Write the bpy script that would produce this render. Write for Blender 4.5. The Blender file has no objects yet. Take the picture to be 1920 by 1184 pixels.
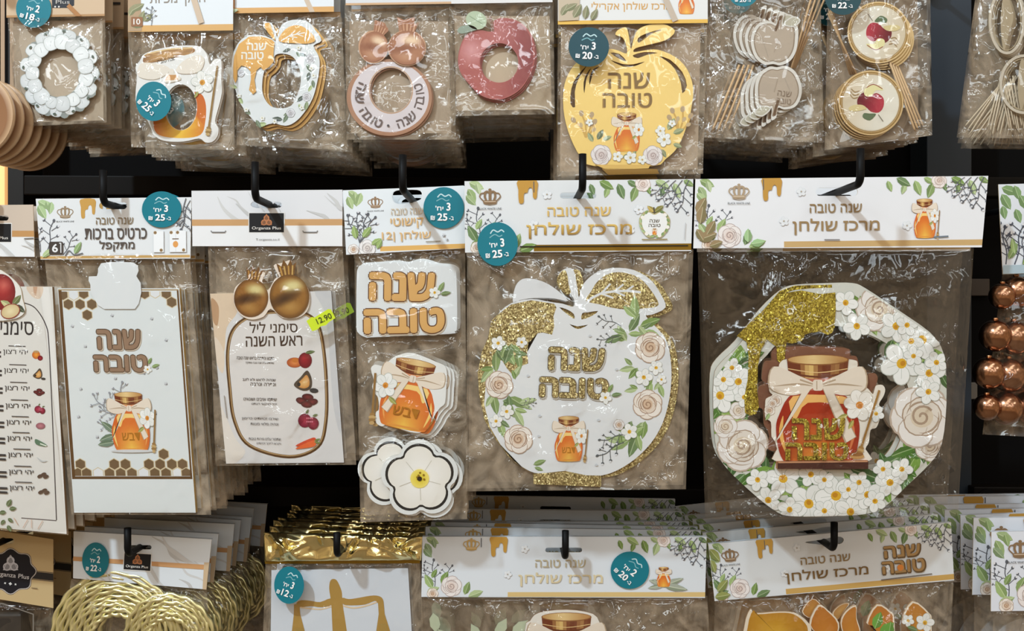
import bpy, math, random
import numpy as np
from mathutils import Vector
from mathutils.geometry import tessellate_polygon

# ---------------------------------------------------------------- camera, world, lights, exposure
SC = bpy.context.scene
COL = SC.collection
F = 1800.0            # focal length in pixels of the 1920x1184 frame
D = 0.90              # camera to the plane Y = 0 (the fronts of the middle row), metres
CX, CY, ZC = 960.0, 592.0, 1.35
rnd = random.Random(11)

cam = bpy.data.cameras.new('camera')
cam.sensor_width = 36.0
cam.lens = 36.0 * F / 1920.0
cam.clip_start = 0.02
camo = bpy.data.objects.new('camera', cam)
camo.location = (0, -D, ZC)
camo.rotation_euler = (math.pi / 2, 0, 0)
COL.objects.link(camo)
SC.camera = camo

SC.view_settings.view_transform = 'Standard'
SC.view_settings.look = 'None'
SC.view_settings.gamma = 1.0
SC.view_settings.exposure = -0.19
SC.view_settings.use_curve_mapping = False
SC.cycles.transparent_max_bounces = 40
SC.cycles.max_bounces = 8
SC.cycles.caustics_reflective = False
SC.cycles.caustics_refractive = False

w = bpy.data.worlds.new('shop_surroundings')
SC.world = w
w.use_nodes = True
nt = w.node_tree
bg = nt.nodes['Background']
tc = nt.nodes.new('ShaderNodeTexCoord')
mp = nt.nodes.new('ShaderNodeMapping')
mp.inputs['Scale'].default_value = (3.0, 3.0, 4.0)
nz = nt.nodes.new('ShaderNodeTexNoise')
nz.inputs['Scale'].default_value = 1.3
nz.inputs['Detail'].default_value = 3.0
rp = nt.nodes.new('ShaderNodeValToRGB')
rp.color_ramp.elements[0].position = 0.36
rp.color_ramp.elements[0].color = (0.31, 0.218, 0.135, 1)
rp.color_ramp.elements[1].position = 0.64
rp.color_ramp.elements[1].color = (0.88, 0.635, 0.395, 1)
nt.links.new(tc.outputs['Generated'], mp.inputs['Vector'])
nt.links.new(mp.outputs['Vector'], nz.inputs['Vector'])
nt.links.new(nz.outputs['Fac'], rp.inputs['Fac'])
nt.links.new(rp.outputs['Color'], bg.inputs['Color'])
bg.inputs['Strength'].default_value = 0.84


def area(name, loc, target, sx, sy, power, col=(1, 1, 1)):
    l = bpy.data.lights.new(name, 'AREA')
    l.shape = 'RECTANGLE'
    l.size, l.size_y, l.energy, l.color = sx, sy, power, col
    o = bpy.data.objects.new(name, l)
    o.location = loc
    o.rotation_euler = (Vector(target) - Vector(loc)).to_track_quat('-Z', 'Y').to_euler()
    COL.objects.link(o)


COOL = (0.72, 0.88, 1.0)
area('ceiling_spotlight', (-1.15, -1.50, ZC + 1.70), (0.05, 0, ZC), 0.10, 0.10, 52, COOL)
area('ceiling_panel_near', (0.7, -0.95, ZC + 1.62), (0, 0, ZC), 1.2, 0.18, 5, (0.84, 0.94, 1.0))
area('ceiling_panel_far', (-0.6, -2.3, ZC + 1.62), (0, 0, ZC), 1.4, 0.22, 8, (0.84, 0.94, 1.0))
area('ceiling_panel_aisle', (1.6, -2.9, ZC + 1.5), (0, 0, ZC), 0.22, 1.4, 7, (0.84, 0.94, 1.0))
area('ceiling_panel_rear', (0.2, -1.6, ZC + 1.64), (0, 0, ZC), 1.2, 0.18, 5, (0.84, 0.94, 1.0))
for i, (x, y, z) in enumerate(((-1.6, -3.4, 1.55), (0.4, -3.6, 1.55), (-0.7, -4.8, 1.5), (1.3, -5.2, 1.5), (-2.4, -2.0, 1.6), (2.3, -1.9, 1.6))):
    area('glint_strip', (x, y, ZC + z), (0, 0, ZC), 0.9, 0.15, 6, (0.84, 0.94, 1.0))  # strips added far back to give the film more glints


# ---------------------------------------------------------------- materials
def lin(c):
    def f(v):
        v = max(0.0, min(255.0, v)) / 255.0
        return v / 12.92 if v <= 0.04045 else ((v + 0.055) / 1.055) ** 2.4
    return (f(c[0]), f(c[1]), f(c[2]), 1.0)


MATS = {}


def newmat(name):
    m = bpy.data.materials.new(name)
    m.use_nodes = True
    MATS[name] = m
    n = m.node_tree.nodes
    return m, n, m.node_tree.links, n['Principled BSDF']


def attr_mat(name, rough, metal=0.0, spec=0.4, bump=0.0):
    m, n, l, p = newmat(name)
    a = n.new('ShaderNodeAttribute')
    a.attribute_name = 'Col'
    l.new(a.outputs['Color'], p.inputs['Base Color'])
    p.inputs['Roughness'].default_value = rough
    p.inputs['Metallic'].default_value = metal
    p.inputs['Specular IOR Level'].default_value = spec
    if bump:
        t = n.new('ShaderNodeTexCoord')
        z = n.new('ShaderNodeTexNoise')
        z.inputs['Scale'].default_value = 900
        b = n.new('ShaderNodeBump')
        b.inputs['Strength'].default_value = bump
        b.inputs['Distance'].default_value = 0.0004
        l.new(t.outputs['Object'], z.inputs['Vector'])
        l.new(z.outputs['Fac'], b.inputs['Height'])
        l.new(b.outputs['Normal'], p.inputs['Normal'])


attr_mat('print', 0.5, 0, 0.3)
attr_mat('gloss', 0.28, 0, 0.4)
attr_mat('wood', 0.6, 0, 0.3, 0.3)
attr_mat('foil', 0.32, 0.75, 0.5, 0.1)
attr_mat('chrome', 0.2, 1.0, 0.5)
attr_mat('acrylic', 0.3, 0.15, 0.5)
attr_mat('plastic', 0.45, 0, 0.4)
attr_mat('matte', 0.8, 0, 0.08)
attr_mat('black_plastic', 0.5, 0, 0.12)


def glitter_mat(name, c1, c2):
    m, n, l, p = newmat(name)
    t = n.new('ShaderNodeTexCoord')
    v = n.new('ShaderNodeTexVoronoi')
    v.inputs['Scale'].default_value = 900
    l.new(t.outputs['Object'], v.inputs['Vector'])
    r = n.new('ShaderNodeValToRGB')
    r.color_ramp.elements[0].color = lin(c1)
    r.color_ramp.elements[1].color = lin(c2)
    sep = n.new('ShaderNodeSeparateColor')
    l.new(v.outputs['Color'], sep.inputs['Color'])
    l.new(sep.outputs['Red'], r.inputs['Fac'])
    l.new(r.outputs['Color'], p.inputs['Base Color'])
    g = n.new('ShaderNodeNewGeometry')
    s = n.new('ShaderNodeVectorMath'); s.operation = 'SUBTRACT'
    s.inputs[1].default_value = (0.5, 0.5, 0.5)
    l.new(v.outputs['Color'], s.inputs[0])
    k = n.new('ShaderNodeVectorMath'); k.operation = 'SCALE'
    k.inputs['Scale'].default_value = 0.95
    l.new(s.outputs[0], k.inputs[0])
    a = n.new('ShaderNodeVectorMath'); a.operation = 'ADD'
    l.new(g.outputs['Normal'], a.inputs[0]); l.new(k.outputs[0], a.inputs[1])
    nn = n.new('ShaderNodeVectorMath'); nn.operation = 'NORMALIZE'
    l.new(a.outputs[0], nn.inputs[0])
    l.new(nn.outputs[0], p.inputs['Normal'])
    p.inputs['Metallic'].default_value = 0.6
    p.inputs['Roughness'].default_value = 0.32


glitter_mat('glitter', (136, 116, 62), (226, 208, 150))
glitter_mat('glitter_deep', (126, 106, 16), (212, 190, 72))


def film_mat(name, base, k, haze, hazecol, crinkle=.0070):
    m, n, l, p = newmat(name)
    n.remove(p)
    out = n['Material Output']
    t = n.new('ShaderNodeTexCoord')
    z = n.new('ShaderNodeTexNoise')
    z.inputs['Scale'].default_value = 36
    z.inputs['Detail'].default_value = 1.6
    z.inputs['Distortion'].default_value = 0.8
    zm = n.new('ShaderNodeTexNoise')
    zm.inputs['Scale'].default_value = 22
    mk = n.new('ShaderNodeMapRange')
    mk.inputs['From Min'].default_value = .47; mk.inputs['From Max'].default_value = .64
    mk.inputs['To Min'].default_value = .10; mk.inputs['To Max'].default_value = 1.0
    mu = n.new('ShaderNodeMath'); mu.operation = 'MULTIPLY'
    b = n.new('ShaderNodeBump')
    b.inputs['Strength'].default_value = 1.0
    b.inputs['Distance'].default_value = crinkle
    l.new(t.outputs['Object'], z.inputs['Vector']); l.new(t.outputs['Object'], zm.inputs['Vector'])
    l.new(zm.outputs['Fac'], mk.inputs['Value'])
    l.new(z.outputs['Fac'], mu.inputs[0]); l.new(mk.outputs[0], mu.inputs[1])
    l.new(mu.outputs[0], b.inputs['Height'])
    ge = n.new('ShaderNodeNewGeometry')
    dt = n.new('ShaderNodeVectorMath'); dt.operation = 'DOT_PRODUCT'
    l.new(b.outputs['Normal'], dt.inputs[0]); l.new(ge.outputs['Incoming'], dt.inputs[1])
    ab = n.new('ShaderNodeMath'); ab.operation = 'ABSOLUTE'
    l.new(dt.outputs['Value'], ab.inputs[0])
    om = n.new('ShaderNodeMath'); om.operation = 'SUBTRACT'; om.use_clamp = True
    om.inputs[0].default_value = 1.0
    l.new(ab.outputs[0], om.inputs[1])
    p5 = n.new('ShaderNodeMath'); p5.operation = 'POWER'
    p5.inputs[1].default_value = 5.0
    l.new(om.outputs[0], p5.inputs[0])
    fr = n.new('ShaderNodeMath'); fr.operation = 'MULTIPLY_ADD'
    fr.inputs[1].default_value = 0.94; fr.inputs[2].default_value = 0.06
    l.new(p5.outputs[0], fr.inputs[0])
    ma = n.new('ShaderNodeMath'); ma.operation = 'MULTIPLY_ADD'
    ma.inputs[1].default_value = k
    ma.inputs[2].default_value = base
    ma.use_clamp = True
    l.new(fr.outputs[0], ma.inputs[0])
    tr = n.new('ShaderNodeBsdfTransparent')
    tr.inputs['Color'].default_value = (0.985, 0.985, 0.98, 1)
    gl = n.new('ShaderNodeBsdfGlossy')
    gl.inputs['Roughness'].default_value = 0.06
    l.new(b.outputs['Normal'], gl.inputs['Normal'])
    df = n.new('ShaderNodeBsdfDiffuse')
    df.inputs['Color'].default_value = lin(hazecol)
    m1 = n.new('ShaderNodeMixShader')
    m1.inputs[0].default_value = haze
    if haze > .04:          # mottled tan colour stands in for reflections in crumpled back sheets
        mp_ = n.new('ShaderNodeMapping')
        mp_.inputs['Scale'].default_value = (34, 1, 27)
        mp_.inputs['Rotation'].default_value = (0, .7, 0)
        z2 = n.new('ShaderNodeTexNoise')
        z2.inputs['Scale'].default_value = 1.0
        z2.inputs['Detail'].default_value = 5
        z2.inputs['Distortion'].default_value = 2.2
        mr = n.new('ShaderNodeMapRange')
        mr.inputs['From Min'].default_value = .35; mr.inputs['From Max'].default_value = .68
        mr.inputs['To Min'].default_value = haze * .25; mr.inputs['To Max'].default_value = haze * 1.9
        l.new(t.outputs['Object'], mp_.inputs['Vector']); l.new(mp_.outputs[0], z2.inputs['Vector'])
        l.new(z2.outputs['Fac'], mr.inputs['Value']); l.new(mr.outputs[0], m1.inputs[0])
    l.new(tr.outputs[0], m1.inputs[1]); l.new(df.outputs[0], m1.inputs[2])
    m2 = n.new('ShaderNodeMixShader')
    l.new(ma.outputs[0], m2.inputs[0])
    l.new(m1.outputs[0], m2.inputs[1]); l.new(gl.outputs[0], m2.inputs[2])
    l.new(m2.outputs[0], out.inputs['Surface'])


film_mat('film', 0.0, 0.95, 0.008, (225, 205, 180))
film_mat('film_clear', 0.0, 0.7, 0.003, (220, 205, 185), .004)
film_mat('film_back', 0.0, 0.9, 0.29, (205, 186, 162))  # tan share imitates the surroundings reflected by stacked bags
film_mat('film_back_dark', 0.0, 0.7, 0.036, (180, 160, 135))
film_mat('film_dark', 0.0, 0.85, 0.0, (200, 180, 150), .013)


def foil_sheet_mat():
    m, n, l, p = newmat('gold_sheet')
    p.inputs['Base Color'].default_value = lin((240, 226, 166))
    p.inputs['Metallic'].default_value = 1.0
    p.inputs['Roughness'].default_value = 0.2


foil_sheet_mat()


# ---------------------------------------------------------------- pixel <-> place
def W(px, py, Y):
    k = (D + Y) / F
    return Vector(((px - CX) * k, Y, ZC + (CY - py) * k))


def cr(ox, oy, s):
    return lambda *pts: [(ox + x / s, oy + y / s) for x, y in pts]


def spl(pts, n=5, closed=True):
    """Catmull-Rom through the points."""
    out = []
    N = len(pts)
    rng = range(N if closed else N - 1)
    for i in rng:
        if closed:
            p0, p1, p2, p3 = pts[i - 1], pts[i], pts[(i + 1) % N], pts[(i + 2) % N]
        else:
            p0, p1, p2, p3 = pts[max(i - 1, 0)], pts[i], pts[i + 1], pts[min(i + 2, N - 1)]
        for j in range(n):
            t = j / n
            out.append(tuple(0.5 * (2 * p1[c] + (p2[c] - p0[c]) * t + (2 * p0[c] - 5 * p1[c] + 4 * p2[c] - p3[c]) * t * t
                                    + (3 * p1[c] - p0[c] - 3 * p2[c] + p3[c]) * t ** 3) for c in (0, 1)))
    if not closed:
        out.append(tuple(pts[-1]))
    return out


def circ(cx, cy, rx, ry=None, n=40, rot=0.0, a0=0.0, a1=2 * math.pi):
    ry = rx if ry is None else ry
    full = abs(a1 - a0 - 2 * math.pi) < 1e-6
    out = []
    for i in range(n if full else n + 1):
        a = a0 + (a1 - a0) * i / n
        x, y = rx * math.cos(a), ry * math.sin(a)
        out.append((cx + x * math.cos(rot) - y * math.sin(rot), cy + x * math.sin(rot) + y * math.cos(rot)))
    return out


def rrect(x0, y0, x1, y1, r, n=5):
    out = []
    for cx, cy, a in ((x1 - r, y0 + r, -90), (x1 - r, y1 - r, 0), (x0 + r, y1 - r, 90), (x0 + r, y0 + r, 180)):
        for i in range(n + 1):
            t = math.radians(a + 90 * i / n)
            out.append((cx + r * math.cos(t), cy + r * math.sin(t)))
    return out


def area2(p):
    return sum(p[i - 1][0] * p[i][1] - p[i][0] * p[i - 1][1] for i in range(len(p)))


def clip_poly(pts, clip):
    s = 1 if area2(clip) > 0 else -1
    out = list(pts)
    for i in range(len(clip)):
        a, b = clip[i - 1], clip[i]
        if not out:
            return out
        inp, out = out, []
        def side(p):
            return s * ((b[0] - a[0]) * (p[1] - a[1]) - (b[1] - a[1]) * (p[0] - a[0]))
        for j in range(len(inp)):
            p, q = inp[j - 1], inp[j]
            sp, sq = side(p), side(q)
            if (sp >= 0) != (sq >= 0):
                t = sp / (sp - sq)
                out.append((p[0] + (q[0] - p[0]) * t, p[1] + (q[1] - p[1]) * t))
            if sq >= 0:
                out.append(q)
    return out


_TC = {}


def glyphs(s, off):
    key = (s, off)
    if key not in _TC:
        cu = bpy.data.curves.new('lettering', 'FONT')
        cu.body = s
        cu.offset = off
        cu.resolution_u = 3
        o = bpy.data.objects.new('lettering', cu)
        me = o.to_mesh()
        vs = [(v.co.x, -v.co.y) for v in me.vertices]
        fs = [tuple(p.vertices) for p in me.polygons]
        o.to_mesh_clear()
        bpy.data.objects.remove(o)
        bpy.data.curves.remove(cu)
        xs = [v[0] for v in vs]; ys = [v[1] for v in vs]
        _TC[key] = (vs, fs, min(xs), max(xs), min(ys), max(ys))
    return _TC[key]


def mix(a, b, t):
    return tuple(a[i] + (b[i] - a[i]) * t for i in range(3))


def rev(s):
    return s[::-1]


# ---------------------------------------------------------------- packages and their parts
class Pack:
    def __init__(s, name, ax, ay, Y, label, cat, group=None):
        s.ax, s.ay, s.Y = ax, ay, Y
        s.o = bpy.data.objects.new(name, None)
        s.o.empty_display_size = 0.02
        s.o.location = W(ax, ay, Y)
        s.o['label'] = label
        s.o['category'] = cat
        if group:
            s.o['group'] = group
        COL.objects.link(s.o)

    def art(s, name, dy=0.0, parent=None, label=None):
        return Art(s, name, dy, parent, label)


class Art:
    """One mesh: slabs with thickness plus the print that lies on them."""
    def __init__(s, pack, name, dy, parent=None, label=None):
        s.p, s.name, s.dy, s.parent, s.label = pack, name, dy, parent, label
        s.v, s.c, s.f, s.m, s.lay = [], [], [], [], []
        s.layer = 0
        s.T = [(1, 0, 0, 0, 1, 0)]
        s.clip = None

    # -- transforms in the flat artwork
    def push(s, x=0, y=0, sc=1.0, rot=0.0, sy=None):
        sy = sc if sy is None else sy
        c, n = math.cos(rot), math.sin(rot)
        a, b, e, d, g, h = s.T[-1]
        A, B, E, Dd, G, H = c * sc, -n * sy, x, n * sc, c * sy, y
        s.T.append((a * A + b * Dd, a * B + b * G, a * E + b * H + e, d * A + g * Dd, d * B + g * G, d * E + g * H + h))

    def pop(s):
        s.T.pop()

    def tr(s, p):
        a, b, e, d, g, h = s.T[-1]
        return (a * p[0] + b * p[1] + e, d * p[0] + g * p[1] + h)

    def vert(s, p, z, c, layer):
        q = W(p[0], p[1], s.p.Y + s.dy) - s.p.o.location
        s.v.append([q.x, s.dy + z, q.z])
        s.c.append(c)
        s.lay.append(layer)
        return len(s.v) - 1

    # -- print
    def poly(s, pts, col, mat='print', holes=None, newlayer=True, fn=None):
        if newlayer:
            s.layer += 1
        P = [s.tr(p) for p in pts]
        if s.clip:
            P = clip_poly(P, s.clip)
        if len(P) < 3:
            return
        lc = None if fn else lin(col)
        if holes:
            H = [[s.tr(p) for p in h] for h in holes]
            allp = P + [p for h in H for p in h]
            ids = [s.vert(p, 0, lc or lin(fn(p)), s.layer) for p in allp]
            for t in tessellate_polygon([[Vector((x, y, 0)) for x, y in P]] + [[Vector((x, y, 0)) for x, y in h] for h in H]):
                s.f.append(tuple(ids[i] for i in t)); s.m.append(mat)
            return
        ids = [s.vert(p, 0, lc or lin(fn(p)), s.layer) for p in P]
        s.f.append(tuple(ids)); s.m.append(mat)

    def ell(s, cx, cy, rx, ry=None, col=(0, 0, 0), rot=0.0, n=20, mat='print', newlayer=True):
        s.poly(circ(cx, cy, rx, ry, n, rot), col, mat, newlayer=newlayer)

    def radial(s, pts, fn, rings=5, c=None, mat='print'):
        """star-shaped area coloured by fn(x, y, t), t = 0 centre .. 1 edge, in local coordinates"""
        s.layer += 1
        if c is None:
            c = (sum(p[0] for p in pts) / len(pts), sum(p[1] for p in pts) / len(pts))
        prev = None
        N = len(pts)
        for r in range(rings + 1):
            t = r / rings
            if r == 0:
                cur = [s.vert(s.tr(c), 0, lin(fn(c[0], c[1], 0)), s.layer)]
            else:
                cur = []
                for p in pts:
                    q = (c[0] + (p[0] - c[0]) * t, c[1] + (p[1] - c[1]) * t)
                    cur.append(s.vert(s.tr(q), 0, lin(fn(q[0], q[1], t)), s.layer))
                for i in range(N):
                    j = (i + 1) % N
                    if len(prev) == 1:
                        s.f.append((prev[0], cur[i], cur[j]))
                    else:
                        s.f.append((prev[i], cur[i], cur[j], prev[j]))
                    s.m.append(mat)
            prev = cur

    def line(s, pts, wd, col, mat='print', closed=False, taper=False):
        s.layer += 1
        N = len(pts)
        if N < 2:
            return
        L, R = [], []
        for i in range(N):
            if closed:
                a, b = pts[i - 1], pts[(i + 1) % N]
            else:
                a, b = pts[max(i - 1, 0)], pts[min(i + 1, N - 1)]
            dx, dy = b[0] - a[0], b[1] - a[1]
            q = math.hypot(dx, dy) or 1
            hw = wd / 2
            if taper:
                hw *= max(0.15, math.sin(math.pi * min(1, max(0, (i + 0.3) / (N - 0.4)))))
            L.append((pts[i][0] - dy / q * hw, pts[i][1] + dx / q * hw))
            R.append((pts[i][0] + dy / q * hw, pts[i][1] - dx / q * hw))
        if s.clip:
            for i in range(N if closed else N - 1):
                j = (i + 1) % N
                s.poly([L[i], L[j], R[j], R[i]], col, mat, newlayer=False)
            return
        lc = lin(col)
        li = [s.vert(s.tr(p), 0, lc, s.layer) for p in L]
        ri = [s.vert(s.tr(p), 0, lc, s.layer) for p in R]
        for i in range(N if closed else N - 1):
            j = (i + 1) % N
            s.f.append((li[i], li[j], ri[j], ri[i])); s.m.append(mat)

    def fat_text(s, t, cx, cy, wd, ht, col, r, rot=0.0, mat='print', n=8):
        """lettering thickened evenly by r pixels"""
        for i in range(n):
            g = 2 * math.pi * i / n
            s.text(t, cx + r * math.cos(g), cy + r * math.sin(g), wd, ht, col, 0.0, rot, mat)
        s.text(t, cx, cy, wd, ht, col, 0.0, rot, mat)

    def text(s, t, cx, cy, wd=None, ht=None, col=(0, 0, 0), off=0.0, rot=0.0, mat='print', fn=None, solid=False):
        if off > 0.004 and not solid:
            vs, fs, x0, x1, y0, y1 = glyphs(t, 0.0)
            kx = wd / (x1 - x0) if wd else ht / (y1 - y0)
            ky = ht / (y1 - y0) if ht else kx
            r = .8 * off * min(kx, ky)
            wd, ht = kx * (x1 - x0) - 2 * r, ky * (y1 - y0) - 2 * r
            for i in range(6):
                g = 2 * math.pi * i / 6
                s.text(t, cx + r * math.cos(g), cy + r * math.sin(g), wd, ht, col, 0.0, rot, mat, fn)
            off = 0.0
        vs, fs, x0, x1, y0, y1 = glyphs(t, off)
        if wd and ht:
            kx, ky = wd / (x1 - x0), ht / (y1 - y0)
        else:
            kx = ky = (wd / (x1 - x0)) if wd else (ht / (y1 - y0))
        s.layer += 1
        s.push(cx, cy, 1, rot)
        ids = []
        lc = lin(col)
        mx, my = (x0 + x1) / 2, (y0 + y1) / 2
        pts = [((x - mx) * kx, (y - my) * ky) for x, y in vs]
        if solid:
            ids = [s.vert(s.tr(q), 0, lc, s.layer) for q in pts]
            for f in fs:
                s.f.append(tuple(ids[i] for i in f)); s.m.append(mat)
        else:       # strokes of a letter may overlap: keep the pieces a hair apart
            for n, f in enumerate(fs):
                s.f.append(tuple(s.vert(s.tr(pts[i]), 0, lin(fn(*pts[i])) if fn else lc, s.layer + .12 * (n % 7)) for i in f)); s.m.append(mat)
        s.pop()

    # -- solid sheet
    def slab(s, pts, t, col, mat='print', holes=None, side=None, back=None, sidemat=None):
        P = [s.tr(p) for p in pts]
        H = [[s.tr(p) for p in h] for h in (holes or [])]
        loops = [P] + H
        tris = tessellate_polygon([[Vector((x, y, 0)) for x, y in lp] for lp in loops])
        allp = [p for lp in loops for p in lp]
        lc, ls, lb = lin(col), lin(side or mix(col, (150, 120, 90), 0.3)), lin(back or col)
        fr = [s.vert(p, 0, lc, 0) for p in allp]
        bk = [s.vert(p, t, lb, -1) for p in allp]
        for a in tris:
            s.f.append(tuple(fr[i] for i in a)); s.m.append(mat)
            s.f.append(tuple(bk[i] for i in reversed(a))); s.m.append(mat)
        base = 0
        for lp in loops:
            n = len(lp)
            a = [s.vert(p, 0, ls, -1) for p in lp]
            b = [s.vert(p, t, ls, -1) for p in lp]
            for i in range(n):
                j = (i + 1) % n
                s.f.append((a[i], a[j], b[j], b[i])); s.m.append(sidemat or mat)
            base += n

    def done(s, smooth=False, z0=0.0):
        """z0: lift of the print above the slab face"""
        n = max(s.layer, 1)
        eps = min(0.00006, 0.0011 / n)
        me = bpy.data.meshes.new(s.name)
        V = [(v[0], v[1] - (eps * l + z0 if l > 0 else 0), v[2]) for v, l in zip(s.v, s.lay)]
        me.from_pydata(V, [], s.f)
        names = sorted(set(s.m))
        for k in names:
            me.materials.append(MATS[k])
        me.polygons.foreach_set('material_index', [names.index(k) for k in s.m])
        at = me.color_attributes.new('Col', 'FLOAT_COLOR', 'POINT')
        at.data.foreach_set('color', [x for c in s.c for x in c])
        if smooth:
            me.polygons.foreach_set('use_smooth', [True] * len(s.f))
        me.update()
        o = bpy.data.objects.new(s.name, me)
        o.parent = s.parent or s.p.o
        if s.label:
            o['label'] = s.label
        COL.objects.link(o)
        return o


def raw(pack, name, verts, faces, col, mat, smooth=True, parent=None, label=None, cols=None):
    """a solid given in local metres relative to the pack's origin"""
    me = bpy.data.meshes.new(name)
    me.from_pydata(verts, [], faces)
    me.materials.append(MATS[mat])
    at = me.color_attributes.new('Col', 'FLOAT_COLOR', 'POINT')
    c = lin(col)
    if cols:
        at.data.foreach_set('color', [x for q in cols for x in lin(q)])
    else:
        at.data.foreach_set('color', list(c) * len(verts))
    if smooth:
        me.polygons.foreach_set('use_smooth', [True] * len(faces))
    me.update()
    o = bpy.data.objects.new(name, me)
    if pack is not None:
        o.parent = parent or pack.o
    if label:
        o['label'] = label
    COL.objects.link(o)
    return o


def tube(path, r, sides=8, closed=False, cap=True, rf=None):
    """verts, faces of a tube along the 3-D path"""
    V, Fc = [], []
    N = len(path)
    prev = None
    for i, p in enumerate(path):
        p = Vector(p)
        a = Vector(path[i - 1] if (i > 0 or closed) else path[0])
        b = Vector(path[(i + 1) % N] if (i < N - 1 or closed) else path[-1])
        t = (b - a).normalized()
        if prev is None:
            u = t.orthogonal().normalized()
        else:
            u = (prev - t * prev.dot(t)).normalized()
        prev = u
        v = t.cross(u)
        for k in range(sides):
            g = 2 * math.pi * k / sides
            rr = rf(i, g) if rf else r
            V.append(tuple(p + (u * math.cos(g) + v * math.sin(g)) * rr))
    for i in range(N if closed else N - 1):
        j = (i + 1) % N
        for k in range(sides):
            l = (k + 1) % sides
            Fc.append((i * sides + k, i * sides + l, j * sides + l, j * sides + k))
    if cap and not closed:
        Fc.append(tuple(reversed(range(sides))))
        Fc.append(tuple((N - 1) * sides + k for k in range(sides)))
    return V, Fc


def loc(P, px, py, dy):
    return W(px, py, P.Y + dy) - P.o.location


def bag(P, quad, d_front, d_back, seed, mat='film', creases=26, amp=0.0022, nx=46, ny=56, edge=0.0, name='plastic_bag', seals=(),
        backsheet=True, pw=0.32, back='film_back', pleat=0.0):
    """clear pouch: a wrinkled front sheet and a plain back sheet, joined along the seams.
    d_front / d_back: how far the sheets stand off the seam plane (seam plane at dy = edge)."""
    R = random.Random(seed)
    u, v = np.meshgrid(np.linspace(0, 1, nx), np.linspace(0, 1, ny))
    q = np.array(quad, float)
    px = (1 - v) * ((1 - u) * q[0, 0] + u * q[1, 0]) + v * ((1 - u) * q[3, 0] + u * q[2, 0])
    py = (1 - v) * ((1 - u) * q[0, 1] + u * q[1, 1]) + v * ((1 - u) * q[3, 1] + u * q[2, 1])
    prof = np.power(np.clip(np.sin(np.pi * u) * 1.0, 0, 1), pw) * np.power(np.clip(np.sin(np.pi * v), 0, 1), pw)
    for sv in seals:
        prof = prof * np.clip(np.abs(v - sv) / 0.05, 0.12, 1) ** 0.6
    wr = np.zeros_like(px)
    Wd = abs(q[1, 0] - q[0, 0]); Hd = abs(q[3, 1] - q[0, 1])
    for i in range(creases):
        side = R.choice('tttblrxx')
        if side == 't': x, y, a = R.uniform(.05, .95), 0.02, R.uniform(60, 120)
        elif side == 'b': x, y, a = R.uniform(.05, .95), .98, R.uniform(-120, -60)
        elif side == 'l': x, y, a = 0.02, R.random(), R.uniform(-35, 35)
        elif side == 'r': x, y, a = .98, R.random(), R.uniform(145, 215)
        else: x, y, a = R.random(), R.random(), R.uniform(0, 360)
        if R.random() < 0.3:
            x, y = R.choice([(0.04, .03), (.96, .03), (.04, .97), (.96, .97)])
            a = math.degrees(math.atan2(.5 - y, .5 - x)) + R.uniform(-30, 30)
        ca, sa = math.cos(math.radians(a)), math.sin(math.radians(a))
        L = R.uniform(25, 110); wd = R.uniform(3.5, 9)
        big = 1.7 if side in 'tb' else 1.0
        X = (u - x) * Wd; Y = (v - y) * Hd
        al = X * ca + Y * sa
        ac = -X * sa + Y * ca + 0.02 * al * R.uniform(-1, 1)
        fade = np.clip(1 - np.abs(al - L * .4) / (L * .7), 0, 1)
        wr += R.choice((1, 1, -.7)) * R.uniform(.4, 1) * big * fade * np.maximum(0, 1 - np.abs(ac) / wd)
    for i in range(10):
        a = R.uniform(0, math.pi); fq = R.uniform(.012, .05); ph = R.uniform(0, 6)
        wr += 0.16 * np.sin((px * math.cos(a) + py * math.sin(a)) * fq * 2 + ph)
    if pleat:
        wr += pleat * (np.abs(((u * 5.3 + .25 * np.sin(v * 3 + 7 * u)) % 1.0) - .5) * 2 + .8 * np.abs(((u * 2.1 + v * .9 + .3) % 1.0) - .5) * 2) * (.35 + np.abs(v - .45))
    dep = edge - (d_front * prof) - amp * wr * np.minimum(1, prof * 1.3)
    k = (D + P.Y + dep) / F
    X = (px - CX) * k - P.o.location.x
    Z = ZC + (CY - py) * k - P.o.location.z
    V = [tuple(t) for t in np.stack([X.ravel(), dep.ravel(), Z.ravel()], 1).tolist()]
    Fc = []
    for j in range(ny - 1):
        for i in range(nx - 1):
            Fc.append((j * nx + i, (j + 1) * nx + i, (j + 1) * nx + i + 1, j * nx + i + 1))
    if backsheet:
        b0 = len(V)
        mx, my = 24, 28
        ph = [R.uniform(0, 6) for _ in range(12)]
        idx = []
        for j in range(my):
            for i in range(mx):
                uu, vv = i / (mx - 1), j / (my - 1)
                x = (1 - vv) * ((1 - uu) * q[0, 0] + uu * q[1, 0]) + vv * ((1 - uu) * q[3, 0] + uu * q[2, 0])
                y = (1 - vv) * ((1 - uu) * q[0, 1] + uu * q[1, 1]) + vv * ((1 - uu) * q[3, 1] + uu * q[2, 1])
                pr = (max(0, math.sin(math.pi * uu)) * max(0, math.sin(math.pi * vv))) ** .4
                wv = sum(math.sin(x * (.03 + .011 * h) * (1 if h % 2 else -.6) + y * (.02 + .013 * ((h * 5) % 7)) + ph[h]) for h in range(8)) / 8
                V.append(tuple(loc(P, x, y, edge + d_back * pr + .0016 * wv * pr)))
        for j in range(my - 1):
            for i in range(mx - 1):
                a = b0 + j * mx + i
                Fc.append((a, a + 1, a + mx + 1, a + mx))
    nf = (ny - 1) * (nx - 1)
    o = raw(P, name, V, Fc, (255, 255, 255), mat, True)
    if backsheet:
        o.data.materials.append(MATS[back])
        o.data.polygons.foreach_set('material_index', [0] * nf + [1] * (len(Fc) - nf))
    return o


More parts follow.
